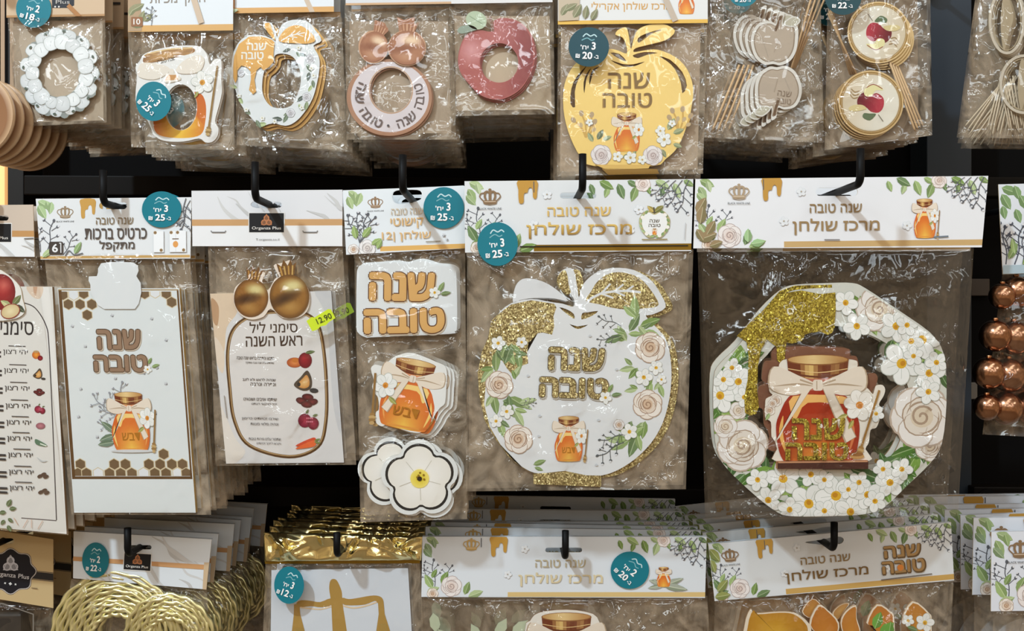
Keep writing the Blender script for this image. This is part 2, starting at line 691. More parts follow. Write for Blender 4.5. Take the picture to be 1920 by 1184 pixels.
def duplicate(P, n, spacing, jx, jz, jr, lab, seed=1, dx=0.0, dz=0.0, skip=()):
    """n more packs of the same kind behind P on its hook"""
    R = random.Random(seed)
    src = P.o
    words = ['second', 'third', 'fourth', 'fifth', 'sixth', 'seventh', 'eighth', 'ninth', 'tenth', 'eleventh', 'twelfth', 'thirteenth']
    for k in range(n):
        r = src.copy()
        COL.objects.link(r)
        r['label'] = '%s pack back on its hook, behind the front %s' % (words[k], lab)
        r.location = src.location + Vector((dx * (k + 1) + R.uniform(-jx, jx), spacing * (k + 1 + (R.uniform(-.06, .06) if k else 0)), dz * (k + 1) + R.uniform(-jz, jz)))
        r.rotation_euler = (0, R.uniform(-jr, jr), 0)
        for ch in list(src.children):
            if ch.name.split('.')[0] in skip:
                continue
            c = ch.copy(); COL.objects.link(c); c.parent = r
            for g in list(ch.children):
                d = g.copy(); COL.objects.link(d); d.parent = c
# ---------------------------------------------------------------- printed motifs
TEAL = (24, 122, 138)
GOLDP = (206, 164, 84)
BROWNG = (160, 124, 74)
GREENS = [(140, 164, 104), (164, 188, 124), (114, 140, 94), (182, 200, 148), (128, 156, 86)]


def leaf(a, x, y, L, ang, col=None, wd=0.42):
    col = col or rnd.choice(GREENS)
    a.push(x, y, L, math.radians(ang))
    up = [(0, 0), (.2, -wd * .38), (.5, -wd * .5), (.8, -wd * .28), (1, 0)]
    dn = [(1, 0), (.8, wd * .28), (.5, wd * .5), (.2, wd * .38), (0, 0)]
    a.poly(up, col)
    a.poly(dn, mix(col, (60, 80, 40), .25), newlayer=False)
    a.line([(0, 0), (.5, .01), (.92, 0)], .035, mix(col, (240, 245, 210), .45))
    a.pop()


def rose(a, x, y, r, tint=(240, 230, 218), core=(216, 186, 158), ln=(160, 126, 102)):
    a.push(x, y, r, rnd.uniform(0, 6))
    for i in range(6):
        g = i * math.pi / 3
        cx, cy = .5 * math.cos(g), .5 * math.sin(g)
        a.ell(cx, cy, .54, .46, mix(ln, tint, .3), g + math.pi / 2, 14)
        a.ell(cx * .95, cy * .95, .505, .425, mix(tint, (255, 255, 255), .2 * (i % 2)), g + math.pi / 2, 14)
    for i in range(5):
        g = .5 + i * math.pi * 2 / 5
        cx, cy = .3 * math.cos(g), .3 * math.sin(g)
        a.ell(cx, cy, .38, .3, ln, g + math.pi / 2, 12)
        a.ell(cx * .93, cy * .93, .36, .28, mix(tint, core, .35), g + math.pi / 2, 12)
    a.ell(0, 0, .34, .32, core, 0, 14)
    sp = [((.04 + .3 * t) * math.cos(9 * t), (.04 + .3 * t) * math.sin(9 * t)) for t in [i / 22 for i in range(23)]]
    a.line(sp, .07, ln)
    a.line(circ(0, 0, .45, .43, 10, 0, .3, 2.2), .06, ln, taper=True)
    a.line(circ(0, 0, .5, .48, 10, 0, 3.0, 5.0), .06, ln, taper=True)
    a.line(circ(0, 0, .72, .7, 10, 0, 1.4, 2.9), .05, mix(ln, tint, .3), taper=True)
    a.pop()


def daisy(a, x, y, r, n=5, pet=(246, 246, 242), cen=(232, 186, 60), edge=(186, 190, 180), rot=None):
    a.push(x, y, r, rnd.uniform(0, 6) if rot is None else rot)
    for i in range(n):
        g = i * 2 * math.pi / n
        cx, cy = .56 * math.cos(g), .56 * math.sin(g)
        a.ell(cx, cy, .46, .40, edge, g, 14)
        a.ell(cx * .98, cy * .98, .43, .365, mix(pet, edge, .12 * (i % 2)), g, 14)
        a.line([(.25 * math.cos(g), .25 * math.sin(g)), (.7 * math.cos(g), .7 * math.sin(g))], .03, mix(pet, edge, .6))
    a.ell(0, 0, .24, .23, cen, 0, 12)
    a.ell(.04, .04, .13, .12, mix(cen, (170, 90, 10), .45), 0, 8)
    a.pop()


def twig(a, x, y, L, ang, col=(96, 98, 104), n=5):
    a.push(x, y, L, math.radians(ang))
    main = spl([(0, 0), (.35, .05), (.7, -.02), (1, .06)], 4, False)
    a.line(main, .03, col)
    for i in range(n):
        t = .25 + .7 * i / n
        sgn = 1 if i % 2 else -1
        ex, ey = t + .16, sgn * (.2 + .05 * (i % 3))
        a.line([(t, .03), (ex, ey)], .022, col)
        a.ell(ex, ey, .055, .042, col, .5, 8)
        a.ell(ex + .03, ey + sgn * .03, .04, .035, (225, 225, 228), .5, 8)
    a.ell(1, .06, .06, .045, col, 0, 8)
    a.pop()


def crown(a, x, y, wd, col=(140, 112, 82), caption=True):
    a.push(x, y, wd / 2)
    a.poly([(-.62, .62), (-.7, .28), (.7, .28), (.62, .62)], col)
    a.poly(spl([(-.62, .6), (0, .74), (.62, .6), (0, .66)], 4), col)
    for sx in (-1, 1):
        a.line(spl([(.66 * sx, .3), (.98 * sx, -.05), (.86 * sx, -.36), (.55 * sx, -.42)], 5, False), .11, col)
        a.line(spl([(.36 * sx, .3), (.5 * sx, -.1), (.42 * sx, -.5)], 5, False), .2, col)
    a.line([(0, .3), (0, -.6)], .26, col)
    a.line(spl([(-.55, -.4), (-.3, -.56), (0, -.44), (.3, -.56), (.55, -.4)], 4, False), .2, col)
    a.ell(0, -.72, .16, .14, col, 0, 10)
    a.line([(-.55, .4), (.55, .4)], .06, mix(col, (255, 240, 220), .7))
    if caption:
        a.text('BLACK WHITE LINE', 0, 1.08, 2.2, .2, (92, 92, 92), .01)
    a.pop()


def honey_drip(a, x, y, wd, ht, col=(198, 150, 68)):
    """drips hanging from the top edge at (x, y)"""
    a.push(x, y, wd, 0, ht)
    a.poly(spl([(0, 0), (1, 0), (1.02, .5), (.99, .74), (.9, .8), (.8, .72), (.78, .42), (.68, .3), (.56, .36), (.5, .52), (.36, .54), (.3, .66),
                (.3, .92), (.2, 1.0), (.06, .96), (.02, .7), (.02, .4)], 3), col, 'gloss')
    a.pop()


def bee(a, x, y, r, col=(176, 178, 182)):
    a.push(x, y, r, rnd.uniform(-.6, .6))
    a.ell(0, 0, .6, .35, col, 0, 8)
    a.ell(-.2, -.5, .45, .25, mix(col, (240, 240, 240), .5), 1.0, 8)
    a.ell(.3, -.5, .45, .25, mix(col, (240, 240, 240), .5), 2.0, 8)
    a.ell(.4, 0, .2, .3, mix(col, (60, 60, 60), .5), 0, 6)
    a.pop()


def honey(x, y, t, hot=(214, 92, 40), mid=(236, 140, 40), lo=(244, 190, 70)):
    c = mix(hot, mid, max(0, min(1, .75 - .55 * t - .2 * y)))
    k = max(0, min(1, (y - .1) * 1.3)) * max(0, 1 - abs(x) * 1.1)
    return mix(c, lo, k)


def dipper(a, x0, y0, x1, y1, r, wood=(150, 112, 60)):
    a.line([(x0, y0), (x1, y1)], r * .34, wood)
    g = math.atan2(y1 - y0, x1 - x0)
    a.push(x1, y1, r, g)
    for i in range(4):
        a.ell(-.55 + i * .4, 0, .26, .62 - .13 * abs(i - 1.4), mix(wood, (236, 206, 150), .55 if i % 2 else .1), 0, 12)
    a.pop()


def jar(a, cx, cy, wd, ht, rot=0.0, letters='דבש', flower=1, dip=1, flip=1, deep=False):
    """honey jar with a ribbon, drawn in a unit box 2 wide, 2 high"""
    a.push(cx, cy, wd / 2 * flip, rot, ht / 2)
    HOT, MID, LO = ((150, 30, 18), (200, 74, 26), (236, 160, 56)) if deep else ((214, 96, 44), (236, 142, 52), (246, 196, 84))
    lid = (204, 158, 92)
    body = spl([(-.46, -.3), (.46, -.3), (.78, .1), (.84, .42), (.74, .86), (.5, .98), (-.5, .98), (-.74, .86), (-.84, .42), (-.78, .1)], 4)
    a.poly([(-.5, -.62), (.5, -.62), (.5, -.2), (-.5, -.2)], mix(HOT, (246, 224, 190), .45))
    a.radial(body, lambda x, y, t: honey(x, y, t, HOT, MID, LO), 5, (0, .35), 'gloss')
    a.poly(spl([(-.5, -.24), (.5, -.24), (.56, -.1), (-.2, -.12), (-.42, .16), (-.52, .1)], 3), mix(LO, (255, 240, 210), .35))
    a.line(spl([(-.7, .12), (-.74, .45), (-.62, .84)], 4, False), .08, mix(LO, (255, 240, 200), .3), taper=True)
    a.line(spl([(.66, .12), (.72, .45), (.62, .8)], 4, False), .06, mix(MID, (255, 230, 180), .3), taper=True)
    a.line([(-.5, .92), (.5, .92)], .05, mix(LO, HOT, .4))
    # lid
    NB = 14
    for i in range(NB):
        x0, x1 = -.62 + 1.24 * i / NB, -.62 + 1.24 * (i + 1) / NB
        def fb(p, k=i):
            t = k / (NB - 1)
            w_ = max(0, 1 - abs(t - .36) / .2) + .55 * max(0, 1 - abs(t - .82) / .12)
            return mix((116, 54, 26), (240, 206, 126), min(1, w_))
        q0 = .06 * (1 - (x0 / .62) ** 2); q1 = .06 * (1 - (x1 / .62) ** 2)
        a.poly([(x0, -.9 + q0), (x1, -.9 + q1), (x1 * .95, -.62 + q1), (x0 * .95, -.62 + q0)], None, 'print', newlayer=(i == 0), fn=fb)
    a.ell(0, -.9, .63, .1, (146, 92, 48), 0, 22)
    a.radial(circ(0, -.905, .6, .082, 22), lambda x, y, t: mix((238, 208, 146), (190, 138, 80), min(1, abs(x + .1) * 1.6)), 3, None)
    a.line(spl([(-.6, -.66), (0, -.59), (.6, -.66)], 4, False), .035, (110, 54, 28))
    a.line(spl([(-.6, -.74), (0, -.67), (.6, -.74)], 4, False), .015, (236, 200, 140))
    # ribbon
    rb, rs = (236, 222, 204), (186, 162, 134)
    for s in (-1, 1):
        a.poly([(.04 * s, -.5), (.22 * s, -.5), (.78 * s, .5), (.55 * s if s > 0 else .88 * s, .62)], rs)
        a.poly([(.05 * s, -.5), (.2 * s, -.5), (.76 * s, .5), (.58 * s if s > 0 else .86 * s, .6)], rb)
        wing = spl([(.05 * s, -.45), (.4 * s, -.62), (.88 * s, -.78), (.96 * s, -.4), (.6 * s, -.26), (.3 * s, -.3)], 4)
        a.poly([(x * 1.03, y) for x, y in wing], rs)
        a.poly(wing, rb)
        a.line(spl([(.08 * s, -.42), (.4 * s, -.46), (.9 * s, -.42)], 4, False), .035, rs, taper=True)
        a.line([(.1 * s, -.46), (.36 * s, -.54)], .03, rs)
    a.poly(rrect(-.1, -.54, .1, -.34, .05), rb)
    a.line([(-.02, -.52), (-.02, -.36)], .02, rs)
    if flower:
        leaf(a, .62, .18, .34, 150, (170, 170, 90))
        daisy(a, .78, -.12, .36, 6, cen=(224, 150, 60))
    if letters:
        a.push(0, 0, flip, 0, 1)
        a.text(rev(letters), 0, .5, .8, .26, (176, 112, 22), .012)
        a.pop()
    if dip:
        dipper(a, 1.16, -.4, .98, .86, .2)
    a.pop()


def comb(a, x, y, r, col):
    p = [(x + r * math.sin(math.radians(60 * i)), y - r * math.cos(math.radians(60 * i))) for i in range(6)]
    a.poly([(x + (q[0] - x) * 1.16, y + (q[1] - y) * 1.16) for q in p], (214, 196, 160))
    a.poly(p, col)


def sticker(P, x, y, rx, ry, top, price, rot=0, dy=-.0016, col=TEAL, count=True):
    a = P.art('price_sticker', dy)
    a.slab(circ(x, y, rx, ry, 44), .0003, col, 'gloss', side=col)
    a.push(x, y, rx / 38, rot, ry / 38)
    a.line(spl([(-12, -19), (-6, -25), (2, -21), (9, -24), (14, -20)], 4, False), 2.2, (196, 224, 228))
    a.line(spl([(-14, -12), (-4, -17), (4, -13), (10, -15)], 4, False), 1.8, (130, 182, 190))
    a.text(rev("יח'"), -8, 1, 15, 9, (255, 255, 255), .035)
    a.text(top, 9, -2, None, 15, (255, 255, 255), .035)
    a.text(price, -2, 17, 19 if len(price) == 2 else 9, 14, (255, 255, 255), .035)
    a.text('-' + 'ב', 15, 19, 9, 7, (255, 255, 255), .03)
    a.text('₪', -20, 19, 8, 8, (255, 255, 255), .02)
    a.pop()
    return a.done(z0=.00005)


def header_card(P, quad, slot, col=(226, 228, 229), side=(214, 190, 150), dy=0.0, thick=.0009, gap=.005, name='header_card', hole=None, fold=True):
    """folded card over the mouth of the bag: front leaf, back leaf and the fold along the top"""
    a = P.art(name, dy)
    sl = hole or rrect(slot[0] - slot[2] / 2, slot[1] - slot[3] / 2, slot[0] + slot[2] / 2, slot[1] + slot[3] / 2, min(slot[3], slot[2]) * .49)
    a.slab(quad, thick, col, 'print', [sl], side)
    if fold:
        b = P.art('b', dy + gap)
        b.slab(quad, thick, mix(col, (200, 190, 170), .3), 'print', [sl], side)
        n = len(a.v)
        a.v += b.v; a.c += b.c; a.lay += b.lay; a.m += b.m
        a.f += [tuple(i + n for i in f) for f in b.f]
        t0, t1 = quad[0], quad[1]
        ids = [a.vert(t0, 0, lin(col), -1), a.vert(t1, 0, lin(col), -1), a.vert(t1, gap, lin(col), -1), a.vert(t0, gap, lin(col), -1)]
        a.f.append(tuple(ids)); a.m.append('print')
    a.clip = list(quad)
    return a


def royal(a, TL, TR, hgt, title, sub=None, stripe=(204, 164, 100), stripe_h=9, gold=BROWNG, title_w=None, icon=None, flora=True, tx=None,
          crown_on=True, drip_on=True, tfn=None, smat='gloss', small=(150, 124, 86)):
    """white floral header print; local x along the top edge, y down, in pixels"""
    wd = math.hypot(TR[0] - TL[0], TR[1] - TL[1])
    ang = math.atan2(TR[1] - TL[1], TR[0] - TL[0])
    k = hgt / 130.0
    a.push(TL[0], TL[1], 1, ang)
    a.poly([(wd * .3, hgt - stripe_h * k - 2), (wd, hgt - stripe_h * k - 2), (wd, hgt - 1), (wd * .3, hgt - 1)], stripe, smat)
    for x, y, L, g in ((8, 2, 30, 25), (6, 14, 28, 60), (2, 26, 26, 45), (22, 4, 22, 75)):
        leaf(a, x * k, y * k, L * k, g, mix(rnd.choice(GREENS), (230, 236, 220), .25), .55)
    if flora:
        twig(a, 26 * k, 112 * k, 62 * k, -95); twig(a, 44 * k, 108 * k, 50 * k, -70); twig(a, 12 * k, 100 * k, 40 * k, -105)
        for x, y, L, g in ((22, 110, 34, -120), (40, 100, 30, -60), (10, 118, 28, -20), (90, 124, 30, -70), (98, 128, 34, -20), (20, 88, 22, -60)):
            leaf(a, x * k, y * k, L * k, g, None, .5)
        rose(a, 62 * k, 106 * k, 24 * k, (238, 230, 226), (226, 206, 196), (168, 148, 142))
        rose(a, 22 * k, 122 * k, 13 * k)
        # garland along the upper right
        for i in range(11):
            x = wd - (18 + i * 17) * k
            leaf(a, x, (2 + 5 * (i % 3)) * k, (22 + 8 * (i % 2)) * k, 70 + 40 * (i % 3 - 1), None, .5)
        rose(a, wd - 92 * k, 8 * k, 15 * k, (240, 230, 224), (226, 206, 194), (176, 150, 140))
        for i in range(4):
            twig(a, wd - (8 + 12 * i) * k, 2 * k, (60 - 6 * i) * k, 108 + 10 * i)
    for x, y in ((.36, .2), (.3, .62), (.76, .42), (.72, .7)):
        daisy(a, wd * x, hgt * y, 9 * k, 5, (236, 238, 240), (190, 196, 196), (206, 210, 214))
    if crown_on:
        crown(a, 46 * k, 30 * k, 38 * k)
    if drip_on:
        honey_drip(a, 84 * k if not isinstance(drip_on, tuple) else drip_on[0], 0, 34 * k, 42 * k)
        a.line([(126 * k, 2), (126 * k, 22 * k)], 3 * k, (90, 90, 96), taper=True)
    tx = tx or wd * .49
    a.text(rev('שנה טובה'), tx, hgt * .44, 100 * k if not title_w else title_w * .6, 17 * k, small, .012, 0, 'gloss')
    a.text(rev(title), tx, hgt * .70, title_w or wd * .3, 30 * k, gold, .016, 0, 'gloss', fn=tfn)
    if icon == 'jar':
        jar(a, wd * .78, hgt * .6, 48 * k, 74 * k, letters=None)
        a.line([(wd * .81, hgt * .87), (wd * .86, hgt * .86)], 3 * k, (120, 130, 140))
    a.pop()
    return a


def apple_icon(a, x, y, r):
    a.push(x, y, r)
    ring = spl([(0, -.62), (.5, -.8), (.95, -.3), (.85, .4), (.4, .9), (0, .82), (-.4, .9), (-.85, .4), (-.95, -.3), (-.5, -.8)], 4)
    a.poly(ring, (190, 178, 130))
    a.poly([(p[0] * .82, p[1] * .84) for p in ring], (240, 240, 238))
    for i in range(16):
        g = i * 2 * math.pi / 16
        leaf(a, .84 * math.cos(g), .8 * math.sin(g), .3, math.degrees(g) + 80, None, .6)
    for g in (.3, 1.2, 2.2, 3.6, 5.6):
        a.ell(.84 * math.cos(g), .82 * math.sin(g), .13, .12, (244, 240, 232), 0, 8)
    leaf(a, 0, -.7, .7, -35, (140, 132, 70), .5); leaf(a, 0, -.7, .6, -140, (200, 170, 90), .5)
    a.line([(0, -.6), (-.05, -1.0)], .1, (90, 80, 60))
    a.text(rev('שנה'), 0, -.14, .62, .2, (90, 80, 60), .02)
    a.text(rev('טובה'), 0, .14, .74, .2, (90, 80, 60), .02)
    jar(a, 0, .52, .34, .4, letters=None, flower=0, dip=0)
    a.line([(-.8, 1.02), (.8, 1.0)], .06, (150, 130, 70))
    a.pop()


def pomegranate(a, x, y, rx, ry, seed=0, lo=(176, 120, 52), hi=(240, 214, 150), dk=(74, 44, 22), rim=(236, 216, 196), cr_h=.75, rot=0.0):
    """printed metallic pomegranate with its crown"""
    a.push(x, y, rx, rot, ry)
    pet = [(-.3, -.86), (-.42, -1.18), (-.5, -1.1 - cr_h * .55), (-.26, -1.05 - cr_h * .4), (-.12, -1.1 - cr_h * .7), (.06, -1.05 - cr_h * .42),
           (.24, -1.1 - cr_h * .68), (.3, -1.05 - cr_h * .4), (.52, -1.1 - cr_h * .5), (.4, -1.18), (.3, -.86)]
    a.poly(pet, mix(dk, lo, .5), 'gloss')
    for i in range(4):
        a.line([(-.24 + .16 * i, -.9), (-.34 + .22 * i, -1.1 - cr_h * .35)], .08, mix(lo, hi, .2 + .2 * (i % 2)), 'gloss')

    def fn(u, v, t):
        c = mix(mix(lo, dk, .25), hi, min(1, 1.4 * max(0, 1 - math.hypot((u - .2) / .75, (v + .46) / .4))))
        c = mix(c, dk, .85 * max(0, 1 - math.hypot((u + .28) / .95, (v - .02 + .25 * u) / .34)) ** .6)
        c = mix(c, mix(lo, hi, .35), max(0, 1 - math.hypot(u / .6, (v - .5) / .35)) * .7)
        return mix(c, dk, max(0, t - .8) * 2.2)
    a.radial(circ(0, 0, 1, 1, 36), fn, 9, (0, 0), 'gloss')
    a.pop()
# ---------------------------------------------------------------- the display fixture
def box(name, x0, x1, y0, y1, z0, z1, col, mat='matte', rot=0.0, bev=0.0):
    cx, cy, cz = (x0 + x1) / 2, (y0 + y1) / 2, (z0 + z1) / 2
    hx, hy, hz = (x1 - x0) / 2, (y1 - y0) / 2, (z1 - z0) / 2
    V = [(sx * hx, sy * hy, sz * hz) for sx in (-1, 1) for sy in (-1, 1) for sz in (-1, 1)]
    Fc = [(0, 1, 3, 2), (4, 6, 7, 5), (0, 4, 5, 1), (2, 3, 7, 6), (0, 2, 6, 4), (1, 5, 7, 3)]
    o = raw(None, name, V, Fc, col, mat, False)
    o.location = (cx, cy, cz)
    o.rotation_euler = (0, rot, 0)
    if bev:
        m = o.modifiers.new('bevel', 'BEVEL'); m.width = bev; m.segments = 2
    return o


def tagged(o, label, cat, group=None):
    o['label'] = label; o['category'] = cat
    if group: o['group'] = group
    return o


YW = 0.36
fl = box('floor', -3, 3, -5, .4, -.03, 0, (150, 134, 116), 'matte'); fl['kind'] = 'structure'
o = box('wall_back', -1.5, 1.5, YW, YW + .03, .1, 2.6, (14, 13, 13)); o['kind'] = 'structure'


def pxbox(name, x0, x1, y0, y1, Yf, dep, col, mat='matte', rot=0.0, bev=.001):
    a, b = W(x0, y1, Yf), W(x1, y0, Yf)
    return box(name, a.x, b.x, Yf, Yf + dep, a.z, b.z, col, mat, rot, bev)


tagged(pxbox('upright_post', 1738, 1822, -420, 1700, .285, .05, (40, 50, 60), 'plastic'), 'navy blue upright post of the display stand, right of the round apple picks', 'post')
tagged(pxbox('upright_post', 14, 44, -420, 1700, .285, .05, (20, 20, 21), 'plastic'), 'narrow black upright post at the left end of the display stand', 'post')
lb = pxbox('lit_wall_panel', -260, 9, 282, 1500, .325, .02, (255, 206, 150), 'plastic')
tagged(lb, 'warm peach lit wall panel seen past the left end of the black stand', 'panel')
m, n_, l_, p_ = newmat('warm_wall_glow')
p_.inputs['Base Color'].default_value = lin((255, 196, 130))
p_.inputs['Emission Color'].default_value = lin((255, 190, 120))
p_.inputs['Emission Strength'].default_value = 0.9  # warm light on the wall put in as emission, no lamp here
lb.data.materials.clear(); lb.data.materials.append(m)

RAILS = {}
for yk, yy, lab in ((0, -190, 'behind the top row of round ring packs'), (1, 352, 'behind the middle row of header cards'), (2, 934, 'behind the bottom row of header cards')):
    z = W(0, yy, .27).z
    for x0, x1, side in ((44, 1736, 'long'), (1826, 2500, 'short')):
        a, b = W(x0, 0, .27).x, W(x1, 0, .27).x
        r = box('hanging_rail', a, b, .27, .295, z - .012, z + .012, (22, 19, 17), 'black_plastic', 0.006, .0015)
        tagged(r, '%s black rail %s' % (side, lab), 'rail')
# small plate and fixings on the dark back at the right
tagged(pxbox('bracket', 1799, 1833, 718, 749, .352, .012, (120, 116, 110), 'plastic'), 'small square grey bracket on the dark back, left of the copper balls', 'bracket')
tagged(pxbox('bracket', 1814, 1856, 523, 555, .352, .012, (70, 60, 52), 'plastic'), 'dull brown plate on the dark back, above the square grey bracket', 'bracket')


def hook(px, py, Yh, up, label, tip=None, r=.0034, wall=.27):
    """black peg: runs from the rail straight out to its upturned tip; (px, py, Yh) is where it passes the header slot"""
    c = W(px, py, Yh)
    tipY = Yh - tip
    o = bpy.data.objects.new('display_hook', None)
    o.location = (c.x, wall, c.z)
    o.empty_display_size = .02
    COL.objects.link(o)
    tagged(o, label, 'hook', 'black hooks carrying the packs')
    path = [(0, 0, 0), (0, (tipY - wall) * .5, 0)]
    rr = .008
    for i in range(7):
        g = i / 6 * math.pi / 2
        path.append((0, (tipY - wall) - rr * math.sin(g) + rr, rr - rr * math.cos(g)))
    path.append((0, tipY - wall, up))
    V, Fc = tube(path, r, 12)
    class Q: pass
    q = Q(); q.o = o
    rod = raw(q, 'peg', V, Fc, (15, 15, 16), 'black_plastic')
    V, Fc = tube([(0, -.002, 0), (0, .0, 0)], .012, 16)
    raw(q, 'mount_plate', V, Fc, (20, 20, 21), 'black_plastic', False)
# ================================================================ MIDDLE ROW
def sheet_rows(a, xr, ys, wd, col, ht=6, words=None, rot=0.02):
    words = words or ['יהי רצון מלפניך', 'שתחדש עלינו שנה', 'טובה ומתוקה']
    for i, (x, y) in enumerate(zip(xr, ys)):
        t = words[i % len(words)]
        a.text(rev(t), x - wd / 2, y, wd, ht, col, .0, rot)


def fruit(a, k, x, y, r):
    """small food drawings of the blessing lists"""
    a.push(x, y, r)
    if k == 'apple':
        a.radial(circ(-.55, .2, .7, .45, 18), lambda u, v, t: mix((236, 150, 80), (176, 84, 40), t), 3, None)
        a.ell(-.5, 0, .3, .22, (206, 120, 50), 0, 10)
        a.radial(circ(.4, 0, .6, .7, 18), lambda u, v, t: mix((176, 34, 44), (110, 16, 28), t), 3, (.25, -.2))
        leaf(a, .4, -.65, .9, -10, (86, 104, 54), .35)
    elif k == 'fish':
        a.poly(spl([(-.9, .3), (-.3, -.4), (.3, -1), (.7, -.2), (.6, .6), (-.1, .8)], 4), (80, 66, 52))
        a.radial(spl([(-.6, .3), (-.1, -.3), (.25, -.6), (.5, -.1), (.42, .45), (-.1, .6)], 4), lambda u, v, t: mix((236, 196, 130), (206, 140, 70), t), 3)
        a.ell(-.45, .25, .16, .2, (40, 34, 30), 0, 8)
        a.ell(.9, .8, .4, .22, (60, 56, 54), .1, 10)
    elif k == 'dates':
        for u, v, g in ((-.45, .1, .3), (.1, -.25, .1), (.5, .2, -.2), (0, .4, .15)):
            a.radial(circ(u, v, .52, .3, 14, g), lambda x_, y_, t: mix((128, 44, 44), (70, 18, 22), t), 3)
    elif k == 'pom':
        a.radial(circ(-.3, 0, .6, .62, 16), lambda u, v, t: mix((190, 50, 80), (120, 20, 50), t), 3)
        a.radial(circ(.45, .25, .5, .55, 16), lambda u, v, t: mix((170, 40, 70), (110, 16, 40), t), 3)
        for i in range(8):
            a.ell(-.1 + .16 * (i % 4), -.2 + .3 * (i // 4), .08, .09, (220, 120, 140), 0, 6)
        leaf(a, -.2, -.6, .5, -60, (96, 110, 60), .4); leaf(a, .4, -.4, .5, -20, (96, 110, 60), .4)
    elif k == 'carrot':
        for v, g in ((.1, -.22), (.35, -.1)):
            a.poly(spl([(-1.1, v + .35), (.5, v - .4), (.75, v - .05), (.4, v + .2)], 4), (214, 76, 40) if v < .2 else (232, 104, 50))
        leaf(a, .6, 0, .6, -20, (110, 130, 60), .3); leaf(a, .6, .1, .6, 10, (110, 130, 60), .3)
    elif k == 'jar':
        a.radial(circ(-.2, -.1, .7, .7, 18), lambda u, v, t: mix((246, 170, 60), (196, 96, 40), t), 3)
        a.ell(-.2, -.65, .5, .2, (190, 150, 100), 0, 12)
        a.radial(circ(.5, .45, .45, .45, 14), lambda u, v, t: mix((170, 30, 44), (110, 14, 30), t), 3)
    elif k == 'leek':
        a.poly(spl([(-1, -.5), (.3, .1), (1, .6), (.6, .8), (-.9, .4)], 3), (96, 124, 98))
        a.line([(-.2, .3), (.9, .7)], .2, (226, 232, 214))
    elif k == 'radish':
        a.line(spl([(-.9, -.2), (0, .5), (.9, .4)], 4, False), .25, (196, 196, 194), taper=True)
    elif k == 'seed':
        a.radial(circ(0, 0, .8, .55, 14), lambda u, v, t: mix((200, 130, 136), (150, 90, 100), t), 3)
    else:
        for u, v in ((-.5, .1), (.1, -.2), (.5, .2)):
            a.ell(u, v, .5, .3, (96, 74, 60), -.4, 10)
    a.pop()


def logo_plate(a, x, y, wd, ht, rot=0.0, line=True):
    """black maker's plate with a knotted triangle over the words"""
    a.push(x, y, 1, rot)
    a.poly([(-wd / 2 - 1.5, -ht / 2 - 1.5), (wd / 2 + 1.5, -ht / 2 - 1.5), (wd / 2 + 1.5, ht / 2 + 1.5), (-wd / 2 - 1.5, ht / 2 + 1.5)], (232, 230, 226))
    a.poly([(-wd / 2, -ht / 2), (wd / 2, -ht / 2), (wd / 2, ht / 2), (-wd / 2, ht / 2)], (26, 26, 28))
    knot(a, 0, -ht * .12, ht * .3, (196, 128, 84))
    a.text('Organza Plus', 0, ht * .3, wd * .84, ht * .2, (236, 232, 226), .012)
    a.pop()


def knot(a, x, y, r, col):
    a.push(x, y, r)
    a.poly([(0, -1.15), (.95, .78), (-.95, .78)], mix(col, (30, 28, 28), .35))
    for g in (-90, 30, 150):
        t = math.radians(g)
        cx, cy = .52 * math.cos(t), .52 * math.sin(t) + .1
        a.line(circ(cx, cy, .42, .42, 16), .16, col, closed=True)
    a.line([(0, -1.1), (.9, .75), (-.9, .75), (0, -1.1)], .13, col)
    a.pop()


def marble(a, quad, seed=1):
    R = random.Random(seed)
    (x0, y0), (x1, y1) = quad[0], quad[2]
    for i in range(5):
        x, y = R.uniform(x0, x1), R.uniform(y0, y1)
        pts = [(x, y)]
        for j in range(4):
            x += R.uniform(8, 30); y += R.uniform(4, 26)
            pts.append((x, y))
        g = R.uniform(190, 215)
        a.line(spl(pts, 4, False), R.uniform(2, 9), (g, g - 1, g - 3), taper=True)


# ---- greeting cards (folding blessing card)
q = [(67, 373), (359, 370), (357, 485), (76, 487)]
P = Pack('greeting_card_pack', 212, 384, 0.0, 'pack of white folding greeting cards with a honey jar and brown honeycomb corners', 'greeting card pack', 'greeting card packs on one hook')
a = header_card(P, q, (212, 386, 52, 13))
a.push(67, 373, 1, -.01)
a.poly([(0, 108), (288, 108), (288, 113), (0, 113)], (206, 166, 104), 'gloss')
for x, y, L, g in ((4, 4, 30, 30), (4, 12, 30, 60), (20, 4, 24, 70), (30, 6, 24, 100)):
    leaf(a, x, y, L, g, (176, 200, 150), .55)
crown(a, 55, 27, 30, (150, 128, 100))
honey_drip(a, 84, 2, 27, 36, (204, 158, 84))
twig(a, 20, 100, 60, -80); twig(a, 50, 106, 46, -60); twig(a, 8, 100, 46, -100); twig(a, 290, 6, 50, 110); twig(a, 282, 2, 60, 96)
leaf(a, 72, 104, 26, -60, (150, 176, 120)); leaf(a, 12, 110, 26, -40)
a.line(spl([(55, 108), (62, 98), (72, 106), (88, 103)], 4, False), 2.4, (110, 112, 116))
a.text(rev('שנה טובה'), 148, 43, 70, 13, (140, 122, 96), .012)
a.text(rev('כרטיס ברכות'), 150, 67, 116, 21, (84, 74, 68), .018)
a.text(rev('מתקפל'), 152, 90, 66, 21, (84, 74, 68), .018)
a.poly(rrect(25, 81, 51, 105, 3), (70, 62, 56))
a.text('6', 36, 93, 11, 16, (236, 236, 236), .03)
a.line([(44, 84), (48, 84)], 2, (220, 220, 220)); a.line([(47, 84), (47, 102)], 2, (220, 220, 220))
